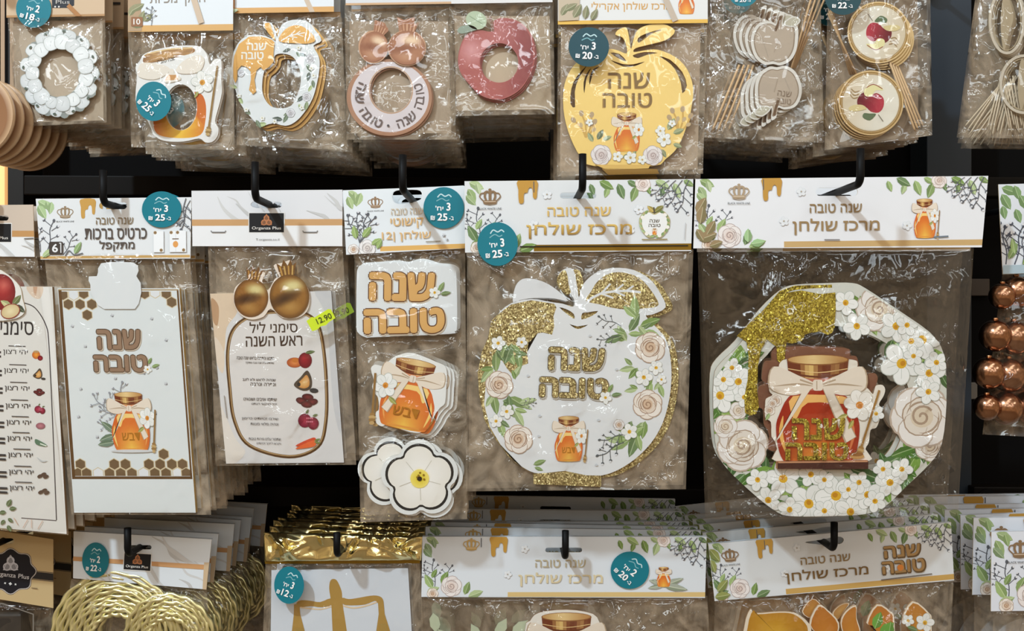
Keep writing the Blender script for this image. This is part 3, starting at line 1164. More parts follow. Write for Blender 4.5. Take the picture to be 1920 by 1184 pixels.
for x in (220, 250, 262):
    a.poly([(x, 62), (x + 20, 62), (x + 20, 103), (x, 103)], (218, 220, 222))
    a.poly([(x + 1, 63), (x + 19, 63), (x + 19, 102), (x + 1, 102)], (240, 241, 242))
    comb(a, x + 4, 66, 3, (140, 110, 76)); comb(a, x + 15, 99, 3, (140, 110, 76))
a.ell(262, 88, 5, 6, (226, 160, 90)); a.line([(256, 78), (268, 78)], 2, (120, 100, 80))
a.pop()
a.done()
sticker(P, 303, 393, 37, 34, '3', '25', .02)
bag(P, [(82, 470), (355, 470), (396, 966), (134, 966)], .010, .005, 21, 'film_clear', creases=22, edge=.003)
a = P.art('card', .0015)
cq = [(108, 541), (336, 541), (367, 962), (139, 962)]
a.slab(cq, .006, (224, 229, 229), 'print', None, (214, 176, 96), None, 'acrylic')
sh = 31 / 421.0
a.push(108, 541)
a.T[-1] = (1, sh, 108, 0, 1, 541)
FR = (126, 98, 66)
a.poly([(1, 3), (7, 3), (7, 358), (1, 358)], FR, 'foil'); a.poly([(223, 3), (226.5, 3), (226.5, 358), (223, 358)], FR, 'foil')
a.poly([(1, 353), (226, 353), (226, 358), (1, 358)], FR, 'foil')
a.poly([(1, 2), (226, 2), (226, 4), (1, 4)], (196, 170, 120), 'foil')
HC = (116, 92, 64)
a.clip = [(115.5, 547), (334, 547), (357, 893), (141, 893)]
for x, y, c in ((9, 12, 1), (29, 12, 0), (48, 10, 1), (18, 30, 1), (40, 30, 1), (62, 30, 1), (52, 50, 1), (162, 10, 1), (182, 8, 0), (203, 10, 1), (212, 26, 1)):
    comb(a, x, y, 9.8, HC if c else (226, 228, 230))
for x, y, c in ((18.6, 330, 1), (82, 330, 1), (103, 330, 1), (147, 330, 1), (168, 330, 1), (190, 330, 1), (210, 330, 1), (176, 311, 1),
                (13, 347, 1), (29, 347, 1), (51, 347, 0), (72, 347, 1), (93, 347, 1), (114, 347, 1), (136, 347, 0), (157, 347, 1), (178, 347, 1), (200, 347, 0), (216, 347, 1)):
    comb(a, x, y, 10, HC if c else (230, 231, 233))
a.clip = None
for x, y in ((22, 72), (98, 52), (172, 58), (44, 110), (196, 98), (30, 190), (150, 160), (190, 180), (166, 236), (22, 242), (54, 280), (176, 150), (96, 170)):
    bee(a, x, y, 5)
for t, y, wd, ht in (('שנה', 96, 84, 40), ('טובה', 141, 103, 35)):
    for ox, oy, of, cc in ((1.5, 1.5, 3.4, (206, 190, 170)), (0, 0, 3.2, (92, 70, 52)), (0, 0, 1.5, (150, 120, 96))):
        a.fat_text(rev(t), 108 + ox, y + oy, wd - 6, ht - 6, cc, of)
daisy(a, 158, 152, 8, 5); leaf(a, 166, 148, 16, -20); leaf(a, 160, 142, 14, -60)
for g, x, y, L in ((-112, 98, 240, 46), (-150, 100, 246, 44), (-88, 104, 226, 50), (-165, 92, 262, 36), (-132, 84, 238, 50)):
    twig(a, x, y, L, g, (150, 152, 158), 4)
for g, x, y in ((-140, 88, 270), (160, 88, 275), (170, 86, 288)):
    leaf(a, x, y, 32, g, (120, 140, 120), .4)
jar(a, 118, 250, 84, 112)
a.ell(118, 305, 40, 3, (214, 214, 214), 0, 16)
a.pop()
a.done()
a = P.art('jar_tab', .0004)
J = [(640, 640), (660, 606), (720, 598), (800, 597), (870, 600), (900, 622), (905, 655), (890, 690), (918, 735), (922, 800), (905, 870), (880, 905), (680, 905), (640, 880), (592, 800), (590, 745), (578, 720), (580, 692), (632, 690), (640, 665)]
a.slab(cr(0, 320, 3.4825)(*J), .0006, (226, 229, 230), 'print', None, (210, 205, 200))
a.done()
duplicate(P, 9, .019, .003, .003, .01, 'folding greeting card pack', 3)
hook(212, 386, 0.0, .030, 'black hook holding the folding greeting card packs', .022)

# ---- pomegranate blessing sheets
q = [(359, 358), (642, 356), (642, 462), (361, 462)]
P = Pack('blessing_sheet_pack', 502, 380, 0.0, 'pack of blessing sheets topped by two bronze pomegranates, with two lime price tags', 'holiday sheet pack', 'blessing sheet packs on one hook')
hole = spl([(470, 384), (476, 378), (490, 379), (494, 384), (510, 384), (516, 379), (526, 380), (528, 386), (520, 390), (480, 390)], 3)
a = header_card(P, q, (500, 384, 58, 12), (224, 224, 226), hole=hole)
marble(a, q, 4); marble(a, [(420, 358), 0, (640, 440)], 9)
a.poly([(359, 412), (642, 411), (642, 423), (360, 424)], (204, 160, 112), 'gloss')
a.poly([(361, 424), (642, 423), (642, 462), (361, 462)], (234, 234, 234))
logo_plate(a, 500, 418, 65, 36)
a.text('T.organza.co.il', 502, 450, 44, 5, (110, 108, 106), 0)
for x in (410, 582):
    a.line([(x - 14, 433), (x - 12, 436), (x + 12, 436), (x + 14, 433)], 2, (120, 118, 116))
a.done()
bag(P, [(390, 462), (642, 460), (668, 872), (404, 874)], .010, .005, 33, 'film', creases=30, edge=.003)
a = P.art('blessing_sheet', .002)
cq = [(394, 551), (621, 546), (645, 868), (424, 870)]
a.slab(cq, .003, (222, 220, 219), 'print', None, (96, 80, 64))
a.clip = cq
for pts, c in (([(394, 551), (440, 550), (445, 585), (425, 615), (420, 660), (402, 640)], (226, 202, 174)), ([(396, 560), (410, 575), (408, 610), (399, 600)], (190, 150, 114)),
               ([(402, 632), (420, 660), (418, 700), (406, 680)], (232, 214, 194)), ([(412, 760), (440, 820), (460, 850), (424, 868)], (232, 224, 214)),
               ([(590, 548), (621, 546), (640, 800), (625, 760), (612, 600)], (206, 206, 208))):
    a.poly(spl(pts, 4), c)
a.clip = None
st = spl([(540, 585), (480, 590), (440, 615), (427, 660), (431, 730), (440, 790), (468, 836), (542, 857), (596, 838), (611, 790), (612, 720), (606, 650), (596, 610), (575, 590)], 6)
a.poly(st, (226, 221, 217))
a.line(st, 6.5, (110, 82, 50), 'foil', closed=True)
a.line([(x + (520 - x) * .012, y + (720 - y) * .012) for x, y in st], 2.2, (214, 186, 140), 'foil', closed=True)
a.text(rev('סימני ליל'), 513, 614, 90, 21, (66, 46, 34), .012, -.02)
a.text(rev('ראש השנה'), 514, 640, 106, 19, (66, 46, 34), .012, -.02)
lines = [('הדבש והתפוח בראש שנה טובה', 'שתחדש עלינו שנה טובה ומתוקה'), ('שנהיה לראש ולא לזנב', 'ונפרה ונרבה'), ('שיתמו אויבינו ושונאינו', 'וכל מבקשי רעתנו'),
         ('שירבו זכויותינו כרימון', 'ונהיה מלאי מצוות'), ('שתגזור עלינו גזירות טובות', 'ויקראו לפניך זכויותינו')]
for i, (xr, y, k, fx, fy, wdt) in enumerate(((514, 672, 'apple', 564, 676, 70), (517, 712, 'fish', 570, 716, 62), (519, 749, 'dates', 575, 750, 62), (522, 786, 'pom', 578, 789, 68), (527, 823, 'carrot', 577, 827, 60))):
    fruit(a, k, fx, fy, 21)
    a.text(rev(lines[i][0]), xr - wdt / 2, y, wdt, 5.5, (70, 60, 56), .004, .02)
    a.text(rev(lines[i][1]), xr - wdt * .38, y + 9, wdt * .76, 5.5, (70, 60, 56), .004, .02)
a.line([(421, 742), (426, 784)], 1.4, (150, 140, 130))
a.done()
a = P.art('pomegranate_cutout', .0002)
out = cr(340, 320, 3.7)
a.slab(spl(out((362, 880), (375, 810), (430, 768), (478, 755), (480, 690), (520, 700), (582, 710), (560, 770), (600, 830), (650, 750), (678, 735), (640, 660), (700, 640), (765, 625), (762, 720), (830, 752), (880, 820), (892, 900), (870, 980), (800, 1025), (700, 1022), (620, 960), (570, 1015), (490, 1035), (420, 1010), (375, 950)), 3), .0015,
       (238, 222, 206), 'print', None, (190, 150, 110))
pomegranate(a, 471, 559, 32, 36, lo=(184, 124, 54), hi=(222, 206, 144), dk=(52, 28, 14), cr_h=.85, rot=.12)
pomegranate(a, 543, 556, 37, 41, lo=(188, 130, 56), hi=(226, 212, 150), dk=(50, 28, 14), cr_h=.85, rot=-.1)
a.done()
duplicate(P, 8, .02, .003, .003, .01, 'bronze pomegranate blessing sheet pack', 5)
for x, y, rt, tx, cl, dy in ((602, 600, -.42, '12.90', (206, 226, 52), -.0125), (637, 587, -.36, '2.90', (150, 180, 50), .010)):
    a = P.art('price_tag', dy)
    a.push(x, y, 1, rt)
    zig = [(-26, -9), (-14, -12), (-10, -9), (20, -13), (25, -10), (26, 8), (12, 10), (4, 13), (-6, 11), (-14, 14), (-24, 13)]
    a.slab(zig, .0002, cl, 'gloss', None, cl)
    a.text(tx, 6, 0, 30 if len(tx) > 4 else 24, 11, (60, 66, 30), .01)
    a.pop(); a.done(z0=.00005)
hook(505, 384, 0.0, .032, 'black hook holding the bronze pomegranate blessing sheet packs', .05)

# ---- set of small table decorations: lettering plates, honey jars, white flowers
q = [(643, 357), (871, 349), (873, 466), (649, 478)]
P = Pack('decoration_pack', 766, 378, 0.0, 'tall narrow pack of twelve table decorations: shana tova plaques, honey jars and white flowers', 'decoration pack', 'narrow table decoration packs on one hook')
hole = spl([(735, 365), (742, 358), (764, 356), (788, 358), (790, 372), (780, 378), (750, 383), (738, 378)], 3)
a = header_card(P, q, (0, 0, 1, 1), (230, 235, 238), hole=hole)
a.push(643, 357, 1, -.035)
a.poly([(66, 108), (228, 108), (228, 117), (66, 117)], (228, 180, 104), 'gloss')
for x, y, L, g in ((10, 2, 26, 40), (22, 4, 28, 85), (8, 12, 26, 70), (34, 6, 26, 110)):
    leaf(a, x, y, L, g, (178, 198, 144), .55)
crown(a, 60, 26, 28, (150, 120, 90))
for g in (-95, -75, -115, -60):
    twig(a, 28, 100, 56, g)
rose(a, 42, 110, 17, (238, 234, 232), (222, 212, 206), (160, 150, 146)); rose(a, 16, 112, 11, (240, 238, 236))
for x, y, L, g in ((22, 92, 26, -100), (34, 90, 26, -50), (50, 104, 22, -30), (60, 112, 20, -60)):
    leaf(a, x, y, L, g, (160, 184, 112), .5)
a.text(rev('שנה טובה'), 119, 44, 60, 12, (214, 196, 170), .01)
a.text(rev('קישוטי'), 118, 66, 62, 20, (226, 186, 130), .016)
a.text('12' + '| ' + rev('שולחן'), 116, 90, 92, 20, (226, 186, 130), .016)
bee(a, 186, 92, 5); bee(a, 192, 100, 4)
a.line([(152, 102), (180, 102)], 1.6, (150, 140, 120))
a.pop()
a.done()
sticker(P, 832, 390, 38, 39, '3', '25', .02)
bag(P, [(664, 470), (872, 462), (876, 974), (676, 980)], .010, .005, 45, 'film_clear', creases=44, edge=.004, seals=(.335, .675), ny=80)
c9 = cr(620, 320, 3.482)
for k in range(3):
    a = P.art('lettering_plaque', .001 + .0022 * k)
    o_ = [(178, 640), (200, 618), (300, 610), (420, 600), (490, 610), (560, 590), (620, 595), (690, 618), (770, 625), (815, 650), (822, 700), (826, 1010), (810, 1050), (770, 1068), (300, 1088), (230, 1090), (180, 1060), (168, 1000), (170, 700)]
    pl = c9(*o_)
    if k: pl = [(x + 3 * k, y - 3 * k + 2) for x, y in pl]
    a.slab(spl(pl, 3), .0018, (228, 231, 232), 'print', None, (200, 196, 190))
    if k == 0:
        for t, x, y, wd, ht, r in (('שנה', 754, 538, 128, 58, .01), ('טובה', 758, 602, 156, 52, -.02)):
            a.fat_text(rev(t), x + 1.5, y + 2, wd - 11, ht - 11, (210, 194, 172), 6, r)
            a.fat_text(rev(t), x, y, wd - 11, ht - 11, (104, 64, 38), 5.4, r)
            a.fat_text(rev(t), x, y, wd - 11, ht - 11, (222, 172, 104), 3.4, r)
        leaf(a, 822, 548, 22, -60); leaf(a, 826, 552, 20, -10, (120, 140, 90))
        daisy(a, 815, 549, 11, 5)
    a.done()
c10 = cr(640, 640, 3.289)
jo = [(370, 80), (450, 75), (590, 130), (640, 155), (652, 210), (648, 270), (640, 380), (610, 410), (580, 450), (560, 490), (500, 560), (430, 562), (330, 530), (280, 512), (250, 527), (212, 500), (213, 440), (232, 420), (226, 350), (205, 320), (190, 280), (200, 240), (182, 170), (210, 145), (262, 152), (310, 108)]
for k in range(4):
    a = P.art('honey_jar_cutout', .001 + .0021 * k)
    pl = c10(*jo)
    pl = [(x + 8 * k * .9, y + 3.2 * k) for x, y in pl]
    a.slab(spl(pl, 3), .0018, (236, 236, 232), 'print', None, (120, 96, 74))
    if k < 2:
        a.push(8 * k * .9, 3.2 * k)
        jar(a, 768, 740, 122, 134, .2, flip=-1)
        a.pop()
    a.done()
def flower5(cx, cy, R, rot=-.35, n=5, lobe=.62, npt=60):
    out = []
    for i in range(npt):
        g = 2 * math.pi * i / npt
        r = R * (.72 + .28 * abs(math.cos(n * (g - rot) / 2)) ** .55)
        out.append((cx + r * math.cos(g), cy + r * math.sin(g)))
    return out
for k, (fx, fy, fs, rt) in enumerate(((787, 898, 74, -1.62), (795, 903, 74, -1.5), (736, 886, 66, -1.7))):
    a = P.art('flower_cutout', .001 + .0022 * k)
    a.slab(flower5(fx, fy, fs, rt), .0018, (230, 232, 230), 'print', None, (150, 130, 110))
    a.poly(flower5(fx, fy, fs * .89, rt), (38, 36, 34))
    def petal(u, v, t):
        return mix(mix((252, 250, 246), (228, 222, 208), t * .6), (236, 206, 70), max(0, 1 - t * 3.2))
    a.radial(flower5(fx, fy, fs * .82, rt), petal, 8)
    for i in range(5):
        g = rt + math.pi / 5 + i * 2 * math.pi / 5
        a.line([(fx + fs * .2 * math.cos(g), fy + fs * .2 * math.sin(g)), (fx + fs * .55 * math.cos(g), fy + fs * .55 * math.sin(g))], 2, (206, 200, 186), taper=True)
    a.radial(circ(fx, fy, fs * .24, fs * .24, 18), lambda u, v, t: mix((226, 200, 40), (246, 226, 120), t), 3)
    for i in range(9):
        a.ell(fx + 9 * math.cos(i * 2.4) * (i % 3) / 2, fy + 9 * math.sin(i * 2.4) * (i % 3) / 2 - 2, 2.2, 2.2, (150, 116, 24), 0, 7)
    a.ell(fx, fy, 4.5, 4.5, (50, 34, 14), 0, 10)
    a.done()
duplicate(P, 7, .02, .003, .003, .01, 'narrow table decoration pack', 8)
hook(771, 374, 0.0, .03, 'black hook holding the narrow table decoration packs', .07)

# ---- apple centrepiece
q = [(871, 340), (1300, 336), (1296, 471), (872, 474)]
P = Pack('apple_centerpiece_pack', 1084, 367, -.015, 'large apple centerpiece pack with gold glitter and white roses, teal sticker on its header', 'centerpiece pack', 'glitter apple centerpiece packs on one hook')
a = header_card(P, q, (1084, 367, 68, 11))
g2 = lambda x, y: mix((232, 196, 110), (150, 112, 50), max(0, min(1, (y + 12) / 26)))
royal(a, q[0], q[1], 134, 'מרכז שולחן', tx=214, title_w=198, drip_on=(100, 0), tfn=g2, stripe=(150, 118, 40), stripe_h=11, smat='foil', small=(226, 190, 112))
a.line([(975, 463), (1290, 461)], 4, (40, 34, 20), taper=True)
apple_icon(a, 1227, 419, 30)
a.line([(1285, 418), (1283, 450)], 1.2, (190, 190, 190))
a.done()
sticker(P, 933, 458, 38, 41, '3', '25', -.08, -.004)
bag(P, [(876, 470), (1300, 468), (1286, 918), (874, 922)], .012, .006, 52, 'film', creases=44, edge=.003, nx=64, ny=64)
c11, c12 = cr(850, 320, 3.7), cr(850, 600, 3.29)
apl = c11((400, 922), (540, 892), (690, 915), (760, 925), (830, 945), (840, 905), (815, 860), (725, 745), (770, 684), (832, 688), (858, 800), (872, 880), (900, 790), (985, 712), (1100, 676), (1250, 690), (1370, 760), (1440, 860), (1472, 950), (1380, 1000), (1335, 1008))
apl += c12((1235, 30), (1290, 90), (1325, 160), (1342, 260), (1345, 370), (1330, 500), (1290, 640), (1220, 760), (1120, 860), (1010, 930), (910, 962), (820, 962), (690, 935), (580, 945), (500, 945), (420, 905), (350, 850), (270, 740), (200, 620), (165, 470), (155, 330), (180, 200), (230, 90))
apl += c11((300, 1010),)
gl = P.art('glitter_backing', .0045)
gl.slab([(x + 13, y + 3) for x, y in spl(apl, 3)], .002, (200, 170, 90), 'glitter', None, (150, 120, 60))
gl.slab([(1000, 886), (1128, 890), (1127, 914), (1000, 908)], .002, (200, 170, 90), 'glitter')
gl.done()
a = P.art('apple_cutout', .002)
slits = [c11((735, 950), (790, 965), (835, 995), (840, 1030), (800, 1005)), c11((890, 1035), (895, 990), (930, 985), (1005, 975), (960, 1010)), c11((805, 1065), (860, 1082), (935, 1070), (880, 1098), (845, 1095))]
a.slab(spl(apl, 3), .002, (229, 231, 232), 'print', [spl(s_, 2) for s_ in slits], (190, 165, 110))
# second white leaf behind on the left
lw = c11((415, 915), (418, 850), (445, 780), (505, 748), (620, 770), (720, 830), (795, 905), (700, 888), (560, 885), (460, 900))
a.slab(spl(lw, 3), .002, (227, 229, 231), 'print', None, (190, 165, 110))
# glitter honey along the upper left, leaf blade
drip = c11((262, 1046), (300, 1006), (400, 930), (540, 900), (700, 925), (715, 950), (695, 1010), (700, 1080), (685, 1140), (620, 1125), (585, 1130), (560, 1165), (520, 1200))
drip += c12((470, 120), (455, 200), (462, 270), (420, 285), (395, 310), (370, 345), (330, 300), (300, 250), (260, 260), (230, 300), (200, 400), (190, 520), (225, 660), (290, 770), (380, 880), (480, 945), (430, 915), (345, 850), (265, 745), (195, 625), (160, 470), (150, 330), (175, 200), (215, 110))
a.poly(drip, (0, 0, 0), 'glitter')
blade = c11((920, 905), (955, 840), (1000, 770), (1080, 715), (1180, 708), (1290, 745), (1370, 830), (1425, 930), (1350, 955), (1200, 965), (1090, 950), (1020, 930))
a.poly(spl(blade, 3), (0, 0, 0), 'glitter')
a.line(c11((905, 935), (960, 885), (1030, 850), (1120, 838), (1210, 835), (1300, 845)), 4.5, (229, 231, 232))
for p0, p1 in (((1030, 850), (1090, 785)), ((1120, 838), (1180, 790)), ((1030, 855), (1110, 885)), ((1120, 840), (1190, 870)), ((1200, 836), (1250, 800))):
    a.line(c11(p0, p1), 3.5, (229, 231, 232))
a.poly(spl(c11((720, 745), (765, 690), (790, 720), (800, 790), (815, 850), (770, 850), (730, 800)), 3), (0, 0, 0), 'glitter')
base = c12((495, 950), (580, 945), (690, 933), (820, 960), (912, 962), (910, 1030), (495, 1015))
a.poly(base, (0, 0, 0), 'glitter')
# flowers
a.clip = None
for x, y, L, g in ((1180, 622, 34, -60), (1190, 600, 40, -90), (1200, 612, 36, -20), (1175, 640, 30, -120), (1168, 630, 32, 160), (1210, 620, 24, 20), (1190, 690, 26, 170), (1196, 690, 24, 130), (1220, 715, 28, 100), (1235, 720, 24, 70),
                   (1195, 730, 22, 170), (1185, 790, 26, 120), (1210, 790, 30, 100), (1205, 800, 36, 130), (1180, 825, 34, 150), (1195, 815, 40, 110), (1160, 830, 24, -160), (1170, 810, 24, -120),
                   (930, 660, 34, 90), (945, 650, 36, 60), (960, 645, 36, 110), (925, 690, 32, 130), (970, 660, 30, 80), (962, 710, 24, -60), (925, 740, 34, 80), (945, 750, 34, 60), (955, 745, 36, 30), (965, 770, 30, 60), (975, 755, 28, -10),
                   (935, 790, 30, 70), (1000, 872, 22, -20)):
    leaf(a, x, y, L * 1.15, g)
    leaf(a, x + rnd.uniform(-5, 5), y + rnd.uniform(-5, 5), L * .8, g + rnd.uniform(30, 70) * rnd.choice((1, -1)))
for x, y, L, g in ((1165, 612, 46, -160), (1160, 632, 40, 170), (1175, 815, 52, 165), (1170, 830, 56, 150), (975, 760, 30, -10)):
    twig(a, x, y, L, g, (90, 96, 98))
rose(a, 1219, 652, 31); rose(a, 1214, 759, 30); rose(a, 936, 722, 28); rose(a, 972, 824, 29)
for x, y, r in ((1207, 708, 17), (1230, 690, 14), (1180, 810, 16), (934, 644, 14), (930, 790, 13), (950, 772, 14), (1240, 712, 10), (978, 642, 11)):
    daisy(a, x, y, r, 5)
rose(a, 1160, 797, 11, (236, 236, 236)); 
# little ones scattered on the white
for x, y in ((1106, 630), (1156, 693), (1012, 780), (1010, 818), (1122, 788), (1118, 872), (990, 705)):
    a.ell(x, y, 3, 2.4, (206, 210, 214), 0, 8)
for t, x, y, wd, ht in (('שנה', 1081, 674, 108, 46), ('טובה', 1076, 728, 132, 42)):
    a.fat_text(rev(t), x + 1, y + 1.5, wd - 8, ht - 8, (196, 190, 178), 4.6, .03)
    a.fat_text(rev(t), x, y, wd - 8, ht - 8, (96, 82, 58), 4, .03)
    a.fat_text(rev(t), x, y, wd - 8, ht - 8, (0, 0, 0), 2.4, .03, 'glitter')
daisy(a, 1135, 746, 12, 5); leaf(a, 1146, 742, 20, -10); leaf(a, 1140, 736, 18, -60)
jar(a, 1066, 823, 62, 86)
a.done()
duplicate(P, 6, .023, .003, .003, .01, 'glitter apple centerpiece pack', 9)
hook(1085, 367, -.015, .030, 'black hook holding the glitter apple centerpiece packs', .05)

# ---- octagon wreath centrepiece
q = [(1304, 336), (1853, 330), (1841, 464), (1300, 466)]
P = Pack('wreath_centerpiece_pack', 1568, 360, -.015, 'largest centerpiece pack, an eight-sided floral wreath with gold glitter drips around a red honey jar', 'centerpiece pack', 'floral wreath centerpiece packs on one hook')
a = header_card(P, q, (1569, 360, 79, 15), (236, 237, 240))
royal(a, q[0], q[1], 131, 'מרכז שולחן', tx=262, title_w=163, drip_on=(125, 0), crown_on=False, icon='jar', stripe=(206, 172, 118), stripe_h=10, gold=(160, 132, 92))
crown(a, 1385, 361, 38, (178, 156, 128))
a.line([(1545, 450), (1574, 450)], 2, (130, 124, 120))
leaf(a, 1402, 455, 26, -90, (170, 205, 150), .6); leaf(a, 1408, 458, 26, -10, (170, 205, 150), .6)
for x, y, L, g in ((1306, 400, 34, -60), (1312, 420, 34, -80), (1310, 450, 36, -20), (1325, 440, 30, -60), (1306, 430, 26, 60), (1330, 462, 26, -20)):
    leaf(a, x, y, L, g, (158, 136, 100), .6)
a.done()
bag(P, [(1308, 462), (1826, 462), (1796, 968), (1322, 974)], .014, .010, 67, 'film_dark', creases=50, edge=.003, nx=76, ny=70, amp=.0026, back='film_back_dark')
c14, c13 = cr(1290, 600, 2.96), cr(1290, 310, 3.31)
octo = [(1470, 553), (1500, 543), (1560, 540), (1605, 540), (1630, 550), (1690, 590), (1750, 632), (1768, 660), (1774, 700), (1774, 760), (1766, 830), (1745, 868), (1700, 912), (1660, 950), (1625, 964), (1560, 968), (1480, 968), (1448, 955), (1405, 920), (1362, 878), (1344, 845), (1338, 790), (1338, 710), (1350, 682), (1385, 648), (1430, 590)]
octo = spl(octo, 3)
hol = c14((385, 260), (440, 195), (490, 140), (560, 130), (620, 120), (660, 75), (720, 62), (775, 82), (810, 35), (900, 50), (1000, 80), (1090, 125), (1140, 170), (1185, 270), (1220, 370), (1240, 460), (1225, 540), (1195, 620), (1165, 700), (1130, 760), (1085, 805), (1030, 830), (700, 832), (430, 830), (390, 740), (360, 640), (330, 545), (375, 520), (392, 430), (385, 340))
for k in (1, 0):
    a = P.art('wreath', .002 + .0045 * k)
    off = (-7 * k, -9 * k)
    a.slab([(x + off[0], y + off[1]) for x, y in octo], .002, (214, 214, 204), 'print', [[(x + off[0], y + off[1]) for x, y in spl(hol, 3)]], (150, 120, 90))
    if k == 0:
        a.clip = [p for p in octo]
        R_ = random.Random(5)
        ringpts = [(1640, 590), (1680, 620), (1725, 650), (1745, 700), (1735, 760), (1740, 810), (1720, 850), (1680, 890), (1640, 920), (1590, 930), (1540, 925), (1490, 925), (1440, 905), (1400, 870), (1375, 830), (1368, 780), (1372, 740), (1372, 700), (1388, 680)]
        gw = [(80, 124, 52), (122, 162, 70), (66, 104, 56), (150, 180, 96), (96, 134, 84)]
        for x, y in ringpts:
            for j in range(11):
                leaf(a, x + R_.uniform(-20, 20), y + R_.uniform(-20, 20), R_.uniform(24, 48), R_.uniform(0, 360), R_.choice(gw), .46)
        for x, y, L, g in ((1395, 655, 44, 130), (1410, 690, 50, 170), (1400, 700, 44, 150), (1690, 855, 60, 150), (1715, 840, 50, 160), (1650, 900, 60, 200), (1520, 905, 50, 190), (1440, 880, 54, 60), (1470, 940, 50, 160)):
            leaf(a, x, y, L, g, R_.choice(gw), .4)
        wr = dict(tint=(238, 232, 226), core=(224, 208, 184), ln=(176, 152, 130))
        rose(a, 1648, 580, 47, **wr); rose(a, 1744, 836, 32, **wr); rose(a, 1728, 782, 64, **wr); rose(a, 1392, 836, 52, **wr); rose(a, 1360, 800, 24, **wr); rose(a, 1384, 770, 18, **wr)
        for x, y, r in ((1606, 612, 22), (1680, 612, 26), (1728, 638, 32), (1690, 682, 34), (1742, 700, 26), (1708, 640, 20), (1350, 742, 28), (1384, 716, 24), (1372, 690, 16), (1468, 898, 29), (1516, 945, 32), (1567, 930, 34),
                        (1594, 960, 26), (1520, 890, 20), (1626, 928, 24), (1668, 905, 24), (1440, 938, 22), (1610, 905, 18), (1480, 956, 20), (1655, 880, 16), (1545, 900, 16), (1585, 568, 20), (1700, 610, 18), (1755, 680, 18), (1740, 735, 20), (1712, 668, 16), (1395, 745, 16), (1356, 712, 18), (1420, 900, 18), (1412, 876, 14), (1690, 880, 18), (1640, 940, 18), (1545, 958, 18), (1590, 918, 16), (1500, 912, 14), (1596, 585, 12)):
            if r > 15:
                daisy(a, x, y, r * 1.2, 5, cen=(226, 176, 46))
        a.clip = None
        drip = c13((300, 1060), (400, 960), (540, 830), (620, 790), (700, 778), (820, 800), (912, 790), (915, 900), (905, 1000))
        drip += c14((815, 30), (800, 70), (775, 84), (735, 66), (690, 70), (650, 80), (630, 118), (575, 132), (545, 125), (538, 180), (534, 225), (510, 238), (492, 225), (490, 150), (440, 110), (405, 160), (385, 260), (383, 400), (392, 480), (378, 522), (345, 532), (314, 515), (310, 430), (330, 330), (335, 200), (322, 120))
        a.poly(drip, (0, 0, 0), 'glitter_deep')
    else:
        a.poly([(1424, 590), (1462, 546), (1490, 536), (1560, 534), (1560, 560), (1440, 610)], (0, 0, 0), 'glitter_deep')
    a.done()
cj = cr(1400, 640, 4.736)
jo = [(285, 230), (300, 190), (360, 160), (620, 150), (940, 165), (985, 200), (985, 235), (1040, 240), (1062, 320), (1060, 400), (1085, 430), (1120, 470), (1135, 430), (1150, 395), (1205, 390), (1230, 430), (1215, 490), (1175, 560), (1200, 620), (1180, 700), (1150, 770), (1100, 790), (1085, 900), (1055, 960), (1060, 1080), (285, 1080), (270, 960), (250, 890), (220, 840), (215, 720), (165, 680), (165, 560), (175, 510), (230, 480), (200, 440), (215, 320), (240, 280), (285, 275)]
for k in (1, 0):
    a = P.art('honey_jar_cutout', -.001 + .0026 * k)
    of = (-14 * k, -22 * k)
    a.slab([(x + of[0], y + of[1]) for x, y in spl(cj(*jo), 3)], .002, (238, 230, 216) if not k else (128, 84, 62), 'print', None, (150, 110, 80))  # rear copy's brown imitates a reflection of the lid
    if k == 0:
        rose(a, 1455, 752, 12); rose(a, 1443, 770, 11); rose(a, 1448, 757, 9); leaf(a, 1443, 775, 16, 120)
        jar(a, 1533, 768, 186, 206, letters=None, deep=True, flower=0, dip=0)
        leaf(a, 1590, 778, 22, 160, (190, 176, 90)); leaf(a, 1600, 788, 20, 120, (190, 176, 90))
        for dx_ in (8, 14): daisy(a, 1628 + dx_, 762 + dx_, 16, 5)
        daisy(a, 1611, 760, 30, 6, (248, 244, 236), (216, 140, 50), (206, 196, 180), .2)
        dipper(a, 1648, 732, 1612, 846, 12, (166, 122, 60))
        a.ell(1606, 856, 14, 5, (196, 150, 90), 0, 12); a.ell(1606, 852, 12, 4, (150, 100, 50), 0, 12)
    a.done()
a = P.art('lettering', -.0032)
for t, x, y, wd, ht in (('שנה', 1535, 805, 100, 40), ('טובה', 1532, 847, 118, 34)):
    a.text(rev(t), x, y, wd, ht, (0, 0, 0), .03, 0, 'glitter_deep', None, True)
a.lay = [0 for _ in a.lay]
n = len(a.v)
a.v += [[p[0], p[1] + .0018, p[2]] for p in a.v]; a.c += a.c; a.lay += a.lay
a.f += [tuple(i + n for i in reversed(f)) for f in a.f]; a.m += a.m
from collections import Counter
edges = Counter()
for f in a.f[:len(a.f) // 2]:
    for i in range(len(f)):
        edges[(f[i], f[(i + 1) % len(f)])] += 1
for (i, j) in list(edges):
    if (j, i) not in edges:
        a.f.append((j, i, i + n, j + n)); a.m.append('glitter')
a.done()
a = P.art('stand_base', -.0045)
a.slab([(1458, 866), (1628, 864), (1628, 880), (1458, 880)], .007, (76, 40, 30), 'wood', None, (190, 130, 90))
a.poly([(1459, 866.5), (1627, 864.5), (1627, 867), (1459, 869)], (206, 150, 110))
a.done()
duplicate(P, 1, .05, .0, .0, .0, 'eight-sided wreath centerpiece pack', 10, dx=.013)
hook(1569, 361, -.015, .030, 'black hook holding the eight-sided wreath centerpiece packs', .06)

